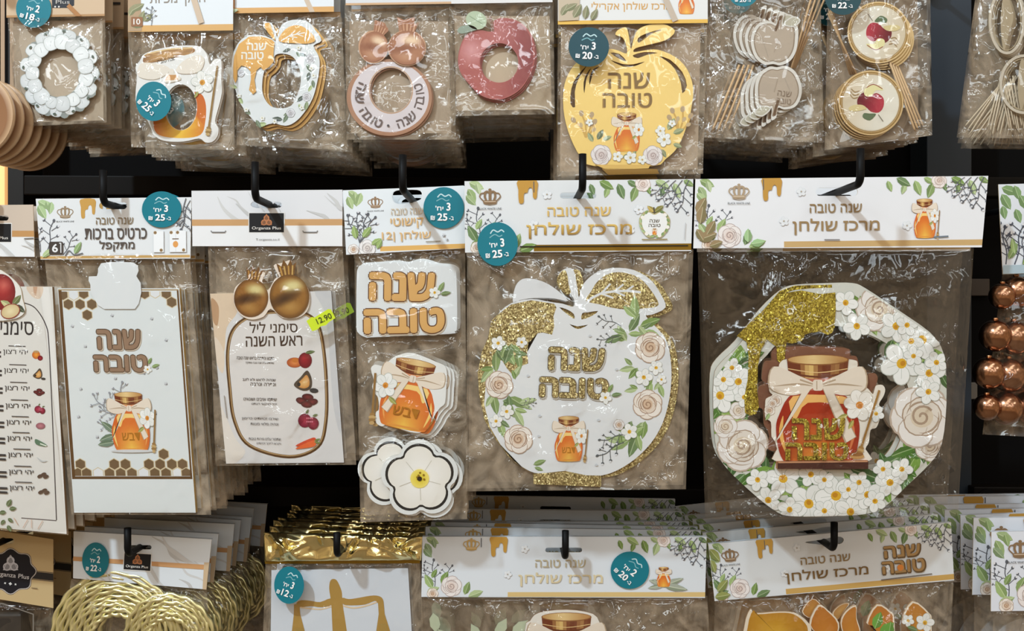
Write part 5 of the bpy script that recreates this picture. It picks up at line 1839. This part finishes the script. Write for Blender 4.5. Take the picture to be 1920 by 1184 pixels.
for k in range(1):
    a = P.art('gold_apple', .0015 + .003 * k)
    a.slab(ap, .003, (246, 212, 128), 'acrylic', [spl(s_, 2) for s_ in sl], (190, 140, 60))
    dk = (140, 112, 74)
    for t, x, y, wd, ht in (('שנה', 1179, 152, 78, 30), ('טובה', 1176, 189, 92, 28)):
        a.text(rev(t), x, y, wd + 2, ht + 2, (206, 164, 92), .03); a.text(rev(t), x + .8, y - .6, wd, ht, dk, .012)
    a.line(c3((1250, 275), (1330, 215), (1390, 195)), 2, dk)
    for sx, x0, y0 in ((1, 1098, 258), (-1, 1272, 250)):
        for g, L in ((-100, 46), (-75, 44), (-125, 40), (-60, 34)):
            a.push(x0, y0, 1, math.radians(g if sx > 0 else -180 - g))
            a.line(spl([(0, 0), (L * .5, 4), (L, 0)], 3, False), 3.2, (214, 172, 96))
            a.ell(L, 0, 6, 4.5, (190, 164, 130), 0, 10); a.ell(L * .6, 6, 5, 3.6, (206, 180, 140), .4, 10)
            a.pop()
    for x, y, L, g in ((1120, 262, 22, -60), (1112, 266, 20, -120), (1130, 262, 18, -20), (1252, 244, 26, -60), (1262, 250, 22, -20), (1240, 280, 18, 60), (1262, 270, 18, 20), (1190, 290, 14, -90), (1168, 296, 14, -30)):
        leaf(a, x, y, L, g, rnd.choice(((150, 152, 116), (170, 176, 136), (120, 128, 104))), .5)
    jar(a, 1175, 248, 58, 74, letters=None, dip=0)
    for x, y, r in ((1127, 291, 21), (1224, 292, 20)):
        rose(a, x, y, r, (236, 228, 226), (216, 200, 196), (170, 150, 146))
    for x, y, r in ((1245, 262, 14), (1238, 246, 10), (1182, 296, 12), (1158, 294, 10), (1204, 300, 9), (1260, 232, 7), (1105, 230, 7)):
        daisy(a, x, y, r, 5, cen=(214, 196, 140))
    a.done()
a = P.art('stand_base', .0002)
a.slab([(1116, 309), (1220, 309), (1216, 316), (1136, 318)], .004, (226, 186, 104), 'acrylic', None, (150, 108, 40))
a.slab([(1128, 316), (1232, 317), (1236, 326), (1140, 328)], .004, (150, 112, 44), 'acrylic', None, (130, 96, 40))
a.done()
a = P.art('film_tone_sheet', .0085)
a.slab([(1052, 46), (1314, 46), (1308, 318), (1050, 322)], .0008, (186, 164, 140), 'print'); a.done()  # added sheet in place of the tan seen through layered bags
duplicate(P, 4, .026, .003, .003, .01, 'gold acrylic apple pack', 26)
hook(1186, -92, .026, .03, 'black hook above the frame holding the gold acrylic apple packs', .03)


# ---- picks
def stick(P, par, p0, p1, d0, d1, r=.0011, col=(216, 180, 136)):
    a, b = loc(P, p0[0], p0[1], d0), loc(P, p1[0], p1[1], d1)
    tip = a.lerp(b, .96)
    V, Fc = tube([tuple(a), tuple(tip), tuple(b)], r, 8, rf=lambda i, g: r if i < 2 else r * .3)
    return raw(P, 'stick', V, Fc, col, 'wood', True, par)


P = Pack('apple_pick_pack', 1432, -92, .03, 'pack of wooden sticks with layered white-edged apple cutouts, one bunch upside down', 'pick pack', 'apple pick packs on one hook')
a = strip_header(P, 1330, 1536, -20, (230, 230, 230)); a.done()
sticker(P, 1394, -8, 26, 20, '2', '20', 0, -.013)
bag(P, [(1326, -24), (1538, -24), (1545, 268), (1318, 258)], .013, .007, 93, 'film', creases=44, edge=.004)
apt = [(-42, 6), (-40, -16), (-28, -34), (-8, -38), (4, -34), (8, -52), (18, -56), (16, -34), (30, -38), (44, -30), (46, -10), (44, 14), (34, 34), (16, 44), (2, 42), (-14, 44), (-32, 32)]
apt = spl(apt, 3)
for b_, (cx, cy, rot, sx, offs) in enumerate(((1450, 78, .05, 1.0, (-11, -4)), (1461, 168, math.pi - .05, 1.0, (-9, 6)))):
    for k in range(4):
        a = P.art('apple_pick', .001 + .0024 * k)
        a.push(cx + offs[0] * k, cy + offs[1] * k, 1, rot)
        a.slab(apt, .0014, (228, 224, 216), 'print', None, (150, 120, 90))
        a.poly([(x * .87, y * .88) for x, y in apt], (150, 132, 112))
        a.poly([(x * .82, y * .84) for x, y in apt], (188, 172, 154))
        a.line(spl([(2, -20), (8, -34), (12, -48)], 3, False), 5, (110, 84, 62))
        a.poly(spl([(18, -34), (34, -48), (48, -42), (36, -30)], 3), (196, 190, 170))
        a.line(spl([(18, -34), (34, -48), (48, -42), (36, -30)], 3), 2.4, (226, 222, 214), closed=True)
        a.line([(-22, -8), (-8, 30)], 1, (180, 166, 150)); a.line([(10, -4), (2, 20)], 1.4, (176, 160, 142))
        if b_ == 1 and k == 0:
            a.pop(); a.push(1470, 182, 1, .12)
            a.text(rev('שנה'), 0, -6, 26, 10, (140, 122, 104), .0); a.text(rev('טובה'), 0, 8, 28, 10, (150, 132, 114), .0)
        a.pop()
        o_ = a.done()
        if b_ == 0:
            stick(P, o_, (1408 + 9 * k - 22, 122), (1336 + 10 * k, 244), .003 + .0022 * k, .004 + .002 * k)
        else:
            stick(P, o_, (1484 + 2 * k, 128), (1524 + 9 * k, -14), .003 + .0022 * k, .003 + .002 * k)
duplicate(P, 5, .026, .003, .003, .012, 'layered apple pick pack', 27)
hook(1432, -92, .03, .03, 'black hook above the frame holding the layered apple pick packs', .03)

P = Pack('round_pick_pack', 1648, -92, .034, 'pack of round gold-rimmed picks, each printed with a red apple', 'pick pack', 'round red apple pick packs on one hook')
a = strip_header(P, 1556, 1740, -26, (230, 230, 230)); a.done()
sticker(P, 1581, -4, 34, 32, '2', '22', 0, -.014, (14, 66, 74))
bag(P, [(1552, -30), (1744, -30), (1748, 254), (1546, 282)], .014, .007, 95, 'film', creases=44, edge=.004)
for b_, (cx, cy, r, rot, off) in enumerate(((1647, 61, 58, .3, (3, 4)), (1633, 193, 61, math.pi + .25, (-4, 3)))):
    for k in range(4):
        a = P.art('round_pick', .001 + .0024 * k)
        a.push(cx + off[0] * k, cy + off[1] * k, r / 60, rot)
        a.slab(circ(0, 0, 60, 60, 48), .0014, (206, 178, 130), 'foil', None, (170, 130, 80))
        a.line(circ(0, 0, 56, 56, 48), 2.4, (150, 118, 66), 'foil', closed=True)
        a.poly(circ(0, 0, 53, 53, 48), (222, 206, 176)); a.line(circ(0, 0, 53, 53, 48), 1.4, (160, 128, 80), closed=True)
        a.radial(circ(0, 0, 51, 51, 36), lambda x, y, t: mix((238, 232, 216), (222, 206, 178), max(0, min(1, (x + 20) / 60))), 3)
        a.radial(spl([(-24, -2), (-18, -14), (-4, -16), (8, -10), (20, -14), (26, 0), (18, 16), (4, 14), (-6, 20), (-20, 14)], 3), lambda x, y, t: mix((186, 50, 70), (112, 26, 40), max(0, min(1, (x + 16) / 34))), 4)
        a.poly(spl([(-8, 34), (-16, 28), (-2, 24), (2, 12), (14, 10), (18, 20), (10, 32)], 3), (238, 230, 172))
        a.line(spl([(-14, 30), (4, 34), (16, 24)], 4, False), 1.4, (150, 40, 50))
        a.poly(spl([(-14, -18), (-6, -32), (8, -30), (8, -22), (-2, -20)], 3), (96, 116, 84))
        a.poly(spl([(6, -14), (30, -24), (38, -20), (30, -12), (14, -8)], 3), (224, 206, 150))
        for i in range(3): a.line(spl([(26, 4 + 6 * i), (34, 0 + 6 * i), (42, 6 + 5 * i)], 3, False), 1.6, (170, 140, 96))
        a.line([(-30, -28), (-18, -18)], 1.2, (120, 110, 90))
        a.pop()
        o_ = a.done()
        if b_ == 1:
            stick(P, o_, (1606 - 4 * k, 140), (1552 + 2 * k, 24 - 4 * k), .003 + .0022 * k, .002 + .002 * k)
        else:
            stick(P, o_, (1668 + 4 * k, 116), (1716 + 5 * k, 246 - 3 * k), .003 + .0022 * k, .004 + .002 * k)
a = P.art('film_tone_sheet', .0125)
a.slab([(1560, -20), (1720, -20), (1722, 262), (1556, 274)], .0006, (132, 112, 92), 'print'); a.done()  # added sheet, dark brown tone of the film behind the picks
duplicate(P, 5, .028, .003, .003, .012, 'round red apple pick pack', 28)
hook(1648, -92, .034, .03, 'black hook above the frame holding the round red apple pick packs', .03)

P = Pack('clear_pick_pack', 1950, -182, .034, 'pack of clear round picks with a fan of thin sticks, cut by the right edge', 'pick pack', 'clear round pick packs on one hook')
a = strip_header(P, 1840, 2060, -26, (230, 230, 230), top=-218, sy=-182); a.done()
bag(P, [(1832, -30), (2070, -30), (2070, 262), (1794, 258)], .014, .007, 97, 'film', creases=54, edge=.004)
for b_, (cx, cy, rx, ry) in enumerate(((1888, 40, 34, 62), (1950, 40, 34, 62), (1920, 158, 46, 56))):
    for k in range(3):
        a = P.art('clear_pick', .001 + .003 * k)
        a.push(3 * k, 3 * k)
        a.slab(circ(cx, cy, rx, ry, 40), .0014, (206, 196, 178), 'print', [circ(cx, cy, rx - 5, ry - 5, 40)], (190, 176, 150))
        a.line(circ(cx, cy, rx - 8, ry - 8, 40), 1.6, (176, 160, 130), closed=True)
        a.poly(spl([(cx - 6, cy + ry - 7), (cx - 12, cy), (cx - 4, cy - ry + 7), (cx + 12, cy - 10), (cx + 4, cy + 20)], 4), (178, 162, 134))
        a.pop()
        o_ = a.done()
        for j in range(3):
            i = b_ * 9 + k * 3 + j
            stick(P, o_, (1874 + (i % 9) * 5, 160 - (i % 4) * 6), (1810 + i * 4.6, 236 + (i * 7) % 20), .003 + .002 * k, .004 + .002 * k, .0007, (206, 190, 164))
duplicate(P, 2, .028, .001, .003, .008, 'clear round pick pack', 29, dx=.015)
hook(1950, -182, .034, .03, 'black hook above the frame holding the clear round pick packs', .03)
# ================================================================ BOTTOM ROW
c17, c18, c19, c20 = cr(0, 940, 4.0), cr(440, 920, 4.486), cr(780, 930, 3.31), cr(1280, 930, 3.31)

# ---- kraft header with black badge, left edge
q = [(-150, 972), (100, 1012), (100, 1141), (-150, 1100)]
P = Pack('kraft_pack', 4, 1017, .055, 'kraft brown header card with scalloped black badge, at the lower left corner', 'boxed pack', 'kraft header packs on one hook')
a = header_card(P, q, (4, 1015, 44, 10), (200, 174, 128), (160, 130, 90))
a.poly(c17((-300, 470), (400, 545), (400, 600), (-300, 520)), (44, 42, 42)); a.line(c17((-300, 525), (400, 605)), 1.4, (90, 80, 70)); a.line(c17((-300, 465), (400, 540)), 1.4, (90, 80, 70))
bd = [(20 + (43 + 3 * math.cos(8 * g)) * math.cos(g), 1072 + (38 + 3 * math.cos(8 * g)) * math.sin(g)) for g in [2 * math.pi * i / 64 for i in range(64)]]
a.poly([(20 + (x - 20) * 1.08, 1072 + (y - 1072) * 1.08) for x, y in bd], (60, 56, 60)); a.line([(20 + (x - 20) * 1.04, 1072 + (y - 1072) * 1.04) for x, y in bd], 1.4, (200, 190, 180), closed=True)
a.poly(bd, (26, 25, 32))
knot(a, 20, 1058, 15, (196, 194, 200))
a.text('Organza Plus', 20, 1080, 70, 11, (214, 212, 214), .012, .12)
for i, r in ((-1, 2), (0, 3), (1, 2)): daisy(a, 20 + i * 10, 1095 + i * 1, r, 4, (230, 230, 230), (230, 230, 230))
a.line(c17((240, 650), (285, 655)), 1.4, (120, 96, 70))
a.done()
bag(P, [(-150, 1112), (100, 1138), (100, 1320), (-150, 1320)], .012, .03, 101, 'film_clear', creases=12, edge=.003)
lo = loc(P, -140, 1300, .004); hi = loc(P, 64, 1136, .03)
V = [(x, y, z) for x in (lo.x, hi.x) for y in (lo.y, hi.y) for z in (lo.z, hi.z)]
Fc = [(0, 1, 3, 2), (4, 6, 7, 5), (0, 4, 5, 1), (2, 3, 7, 6), (0, 2, 6, 4), (1, 5, 7, 3)]
b_ = raw(P, 'box', V, Fc, (52, 48, 45), 'gloss', False)
bm_ = b_.modifiers.new('bevel', 'BEVEL'); bm_.width = .003; bm_.segments = 2
a = P.art('window_frame', .003)
a.line(c17((-300, 770), (20, 770), (250, 850), (250, 1100)), 2.4, (130, 124, 116)); a.done()
duplicate(P, 4, .045, .003, .003, .01, 'kraft header pack', 31, dx=.0)
hook(6, 1015, .055, .026, 'black hook at the lower left corner holding the kraft packs', .03)

# ---- gold cord coils
q = [(138, 997), (397, 1012), (387, 1106), (137, 1085)]
P = Pack('cord_pack', 262, 1026, .05, 'marble header pack of coiled gold cord, with an oval teal sticker on the left', 'cord pack', 'gold cord packs on one hook')
a = header_card(P, q, (264, 1027, 40, 8), (224, 229, 233))
marble(a, q, 6); marble(a, [(150, 1000), 0, (370, 1080)], 12)
a.poly([(138, 1044), (393, 1060), (392, 1069), (137, 1052)], (206, 156, 108), 'gloss')
a.poly([(383, 1055), (397, 1055), (387, 1106), (380, 1106)], (206, 180, 146))
logo_plate(a, 258, 1054, 50, 31, .06)
a.line([(238, 1081), (266, 1084)], 2, (150, 148, 146))
a.done()
sticker(P, 179, 1051, 25, 33, '2', '22', .08)
bag(P, [(134, 1086), (388, 1104), (400, 1330), (90, 1330)], .016, .012, 103, 'film', creases=40, edge=.004)
def coil(cx, cy, r0, r1, turns, dy, seed):
    R = random.Random(seed)
    N = int(turns * 90)
    path = []
    for i in range(N + 1):
        t = i / N
        g = 2 * math.pi * turns * t
        r = r0 + (r1 - r0) * t + 1.0 * math.sin(g * 2.3)
        c = loc(P, cx + r * math.cos(g), cy + r * math.sin(g), dy + .0008 * math.sin(g * 3.1 + t * 9))
        path.append(tuple(c))
    V, Fc = tube(path, .0023, 8, rf=lambda i, g: .0024 * (1 + .38 * math.cos(2 * g - i * 1.1)))
    return raw(P, 'cord_coil', V, Fc, (236, 226, 168), 'foil')
coil(216, 1196, 38, 122, 10, .002, 1)
coil(316, 1198, 34, 84, 7, .0, 2)
coil(250, 1196, 60, 100, 6, .007, 3)
duplicate(P, 6, .03, .004, .003, .012, 'gold cord pack', 32, dx=.001)
hook(262, 1027, .05, .026, 'black hook holding the gold cord packs', .03)

# ---- gold foil pouch with scales
P = Pack('foil_pouch', 642, 1026, .05, 'gold foil topped pouch with golden weighing scales on white card', 'pouch', 'gold foil scales pouches on one hook')
bag(P, [(494, 998), (792, 1006), (790, 1052), (496, 1054)], .004, .004, 105, 'gold_sheet', creases=34, edge=.0, amp=.0042, nx=110, ny=40, pleat=1.6, name='foil_top', backsheet=False)
a = P.art('foil_hem', .0005)
a.slab([(496, 1048), (788, 1047), (787, 1057), (497, 1058)], .001, (150, 120, 40), 'foil', None, (120, 90, 30)); a.done()
bag(P, [(498, 1054), (788, 1052), (800, 1330), (488, 1330)], .008, .006, 106, 'film_clear', creases=22, edge=.002)
a = P.art('scales_card', .003)
a.slab([(509, 1070), (765, 1066), (780, 1320), (506, 1320)], .002, (216, 222, 230), 'print', None, (170, 170, 170))
G1, G2 = (186, 148, 76), (140, 108, 46)
a.poly(spl(c18((815, 750), (845, 748), (870, 775), (900, 850), (905, 910), (915, 1000), (950, 1300), (840, 1300), (815, 1000), (805, 900), (795, 830), (800, 775)), 3), G1, 'acrylic')
for s_, pts in ((0, c18((805, 910), (720, 940), (640, 930), (560, 925), (520, 950), (545, 985), (640, 975), (730, 985), (812, 965))), (1, c18((905, 905), (960, 915), (1040, 905), (1120, 890), (1190, 885), (1240, 905), (1250, 950), (1205, 950), (1180, 930), (1100, 960), (1000, 968), (915, 960)))):
    a.poly(spl(pts, 3), G1, 'acrylic')
a.line(spl(c18((550, 985), (640, 995), (730, 1000), (815, 975)), 3, False), 2.6, (232, 206, 170))
a.line(spl(c18((915, 970), (1000, 990), (1110, 970), (1195, 940)), 3, False), 2.6, (232, 206, 170))
a.poly(c18((500, 960), (545, 950), (552, 1040), (620, 1300), (470, 1300), (498, 1040)), G1, 'acrylic')
a.poly(c18((1205, 930), (1252, 930), (1262, 1040), (1345, 1300), (1175, 1300), (1212, 1040)), G1, 'acrylic')
a.poly(c18((520, 1160), (580, 1160), (600, 1300), (510, 1300)), (226, 196, 116), 'foil'); a.poly(c18((1225, 1120), (1275, 1120), (1310, 1300), (1220, 1300)), (226, 196, 116), 'foil')
a.done()
sticker(P, 542, 1098, 28, 35, '3', '12', .35, -.010)
duplicate(P, 6, .022, .003, .002, .012, 'gold foil scales pouch', 33)
hook(642, 1028, .05, .022, 'black hook holding the gold foil scales pouches', .03)

# ---- centrepiece headers
q = [(792, 1007), (1325, 1007), (1322, 1122), (790, 1120)]
P = Pack('jar_centerpiece_pack', 1057, 1032, .05, 'floral header pack with tilted teal sticker, honey jar lid showing below it', 'centerpiece pack', 'honey jar centerpiece packs on one hook')
a = header_card(P, q, (1057, 1032, 69, 9), (224, 229, 234))
royal(a, q[0], q[1], 114, 'מרכז שולחן', tx=259, title_w=158, drip_on=(128, 0), crown_on=False, stripe=(222, 192, 130), gold=(222, 206, 168), small=(190, 176, 146))
crown(a, 884, 1022, 30, (200, 166, 104), False)
a.push(1244, 1082)
for g, L in ((-160, 30), (-20, 40), (10, 46), (170, 30), (-150, 24)): leaf(a, 0, 16, L, g, (170, 176, 160), .3)
jar(a, 0, 0, 30, 38, letters=None, flower=0, dip=0)
a.pop()
a.done()
sticker(P, 1181, 1070, 36, 35, '2', '20', .75)
bag(P, [(790, 1118), (1326, 1118), (1340, 1340), (786, 1340)], .014, .010, 107, 'film', creases=60, edge=.003, nx=76)
a = P.art('honey_jar_cutout', .0)
a.slab(spl([(994, 1165), (1010, 1150), (1062, 1144), (1112, 1152), (1126, 1172), (1136, 1184), (1136, 1320), (980, 1320), (984, 1184)], 3), .002, (240, 234, 224), 'print', None, (150, 110, 80))
jar(a, 1062, 1234, 150, 170, letters='דבש', flower=0, dip=0)
a.done()
a = P.art('leaf_cutout', .002)
for x, y, L, g in ((960, 1190, 40, -40), (930, 1195, 40, -60), (820, 1180, 46, 60), (812, 1150, 40, 80), (900, 1200, 34, -120)):
    a.push(x, y, L, math.radians(g))
    a.slab([(0, 0), (.25, -.22), (.6, -.24), (1, 0), (.6, .24), (.25, .22)], .0014, (190, 200, 170), 'print', None, (160, 160, 140))
    a.pop()
a.done()
duplicate(P, 6, .031, .004, .006, .02, 'honey jar centerpiece pack', 34)
hook(1057, 1032, .05, .026, 'black hook holding the honey jar centerpiece packs', .03)

q = [(1328, 1021), (1783, 980), (1789, 1089), (1340, 1128)]
P = Pack('letters_centerpiece_pack', 1545, 1016, .048, 'tilted floral header pack with orange honey letters showing below it', 'centerpiece pack', 'orange letters centerpiece packs on one hook')
hole = spl([(1509, 1018), (1530, 1014), (1545, 1012), (1560, 1008), (1575, 1007), (1582, 1012), (1577, 1020), (1558, 1022), (1540, 1022)], 3)
a = header_card(P, q, (0, 0, 1, 1), (224, 227, 229), hole=hole)
royal(a, q[0], q[1], 108, 'מרכז שולחן', tx=216, title_w=156, drip_on=(90, 0), stripe=(206, 166, 96), stripe_h=11, gold=(128, 100, 62))
a.push(1692, 1048, 1, -.09)
for t, y, wd, ht in (('שנה', -15, 72, 26), ('טובה', 14, 84, 28)):
    a.text(rev(t), 1, y + 1, wd, ht, (110, 86, 56), .07); a.text(rev(t), 0, y, wd - 4, ht - 4, (176, 140, 92), .03)
a.ell(-6, 16, 6, 6, (226, 140, 66)); a.line([(-44, 36), (52, 33)], 2, (120, 110, 100))
a.pop()
for x, y, L, g in ((1330, 1030, 30, 50), (1332, 1050, 26, 70), (1345, 1110, 30, -50), (1340, 1120, 30, -10)): leaf(a, x, y, L, g, (150, 156, 90), .55)
a.done()
bag(P, [(1340, 1124), (1788, 1088), (1776, 1340), (1336, 1340)], .014, .010, 109, 'film', creases=54, edge=.003, nx=70)
for nm, col, pts, dy in (('letter_cutout', (206, 150, 40), c20((380, 830), (420, 705), (450, 730), (600, 720), (700, 730), (780, 790), (800, 870), (800, 1200), (360, 1200)), .0),
                     ('letter_cutout', (206, 130, 50), c20((785, 800), (840, 680), (900, 710), (970, 790), (960, 900), (960, 1200), (860, 1200), (850, 900)), .002),
                     ('letter_cutout', (206, 136, 56), c20((980, 790), (1010, 720), (1075, 680), (1080, 760), (1110, 880), (1120, 1200), (1010, 1200), (1000, 900)), .0005),
                     ('letter_cutout', (196, 140, 70), c20((740, 720), (805, 640), (860, 690), (800, 760)), .006), ('letter_cutout', (196, 150, 90), c20((930, 730), (980, 680), (1035, 670), (1000, 720), (960, 770)), .006),
                     ('letter_cutout', (206, 130, 50), c20((1140, 790), (1205, 675), (1290, 720), (1315, 790), (1310, 1200), (1200, 1200), (1190, 840)), .002),
                     ('letter_cutout', (206, 140, 56), c20((1360, 780), (1425, 655), (1530, 730), (1545, 800), (1540, 1200), (1450, 1200), (1430, 830)), .0)):
    a = P.art(nm, dy)
    a.slab(spl(pts, 3), .002, (240, 226, 204), 'print', None, (190, 150, 110))
    c_ = (sum(p[0] for p in pts) / len(pts), sum(p[1] for p in pts) / len(pts))
    inn = [(c_[0] + (x - c_[0]) * .9, c_[1] + (y - c_[1]) * .95) for x, y in spl(pts, 3)]
    a.radial(inn, lambda x, y, t: mix(mix(col, (236, 190, 60), .5 if x < 1470 else .1), mix(col, (140, 70, 20), .35), t * .7), 4, None, 'gloss')
    if 1620 < c_[0] < 1690:
        for x, y, L, g in ((1640, 1180, 34, -70), (1650, 1190, 34, -40), (1665, 1195, 30, -80)): leaf(a, x, y, L, g, (110, 170, 70), .6)
    if c_[0] > 1690:
        daisy(a, 1734, 1168, 18, 5); daisy(a, 1702, 1164, 12, 5)
        leaf(a, 1700, 1175, 22, 20)
    a.done()
duplicate(P, 6, .031, .004, .006, .02, 'orange letters centerpiece pack', 35)
hook(1545, 1017, .048, .026, 'black hook holding the orange letters centerpiece packs', .03)

# ---- header stack at the right edge
q = [(1859, 998), (2300, 990), (2300, 1142), (1858, 1147)]
P = Pack('floral_header_pack', 2080, 1024, .03, 'floral header pack with crown emblem cut by the right edge, lowest right', 'centerpiece pack', 'crown header packs on one hook at the right edge')
a = header_card(P, q, (2080, 1024, 60, 12), (226, 230, 238))
royal(a, q[0], q[1], 148, 'מרכז שולחן', title_w=150, drip_on=(98, 0), stripe=(200, 160, 90))
a.done()
bag(P, [(1862, 1145), (2296, 1140), (2290, 1400), (1862, 1400)], .014, .010, 111, 'film', creases=30, edge=.003)
a = P.art('wreath', .002)
a.slab(circ(1970, 1290, 90, 100, 40), .002, (200, 202, 206), 'print', [circ(1970, 1290, 50, 60, 40)], (150, 140, 130)); a.done()
duplicate(P, 6, .031, .003, .006, .012, 'crown emblem header pack', 36, dx=-.0015)
hook(2080, 1024, .03, .026, 'black hook outside the right edge holding the crown emblem header packs', .03)
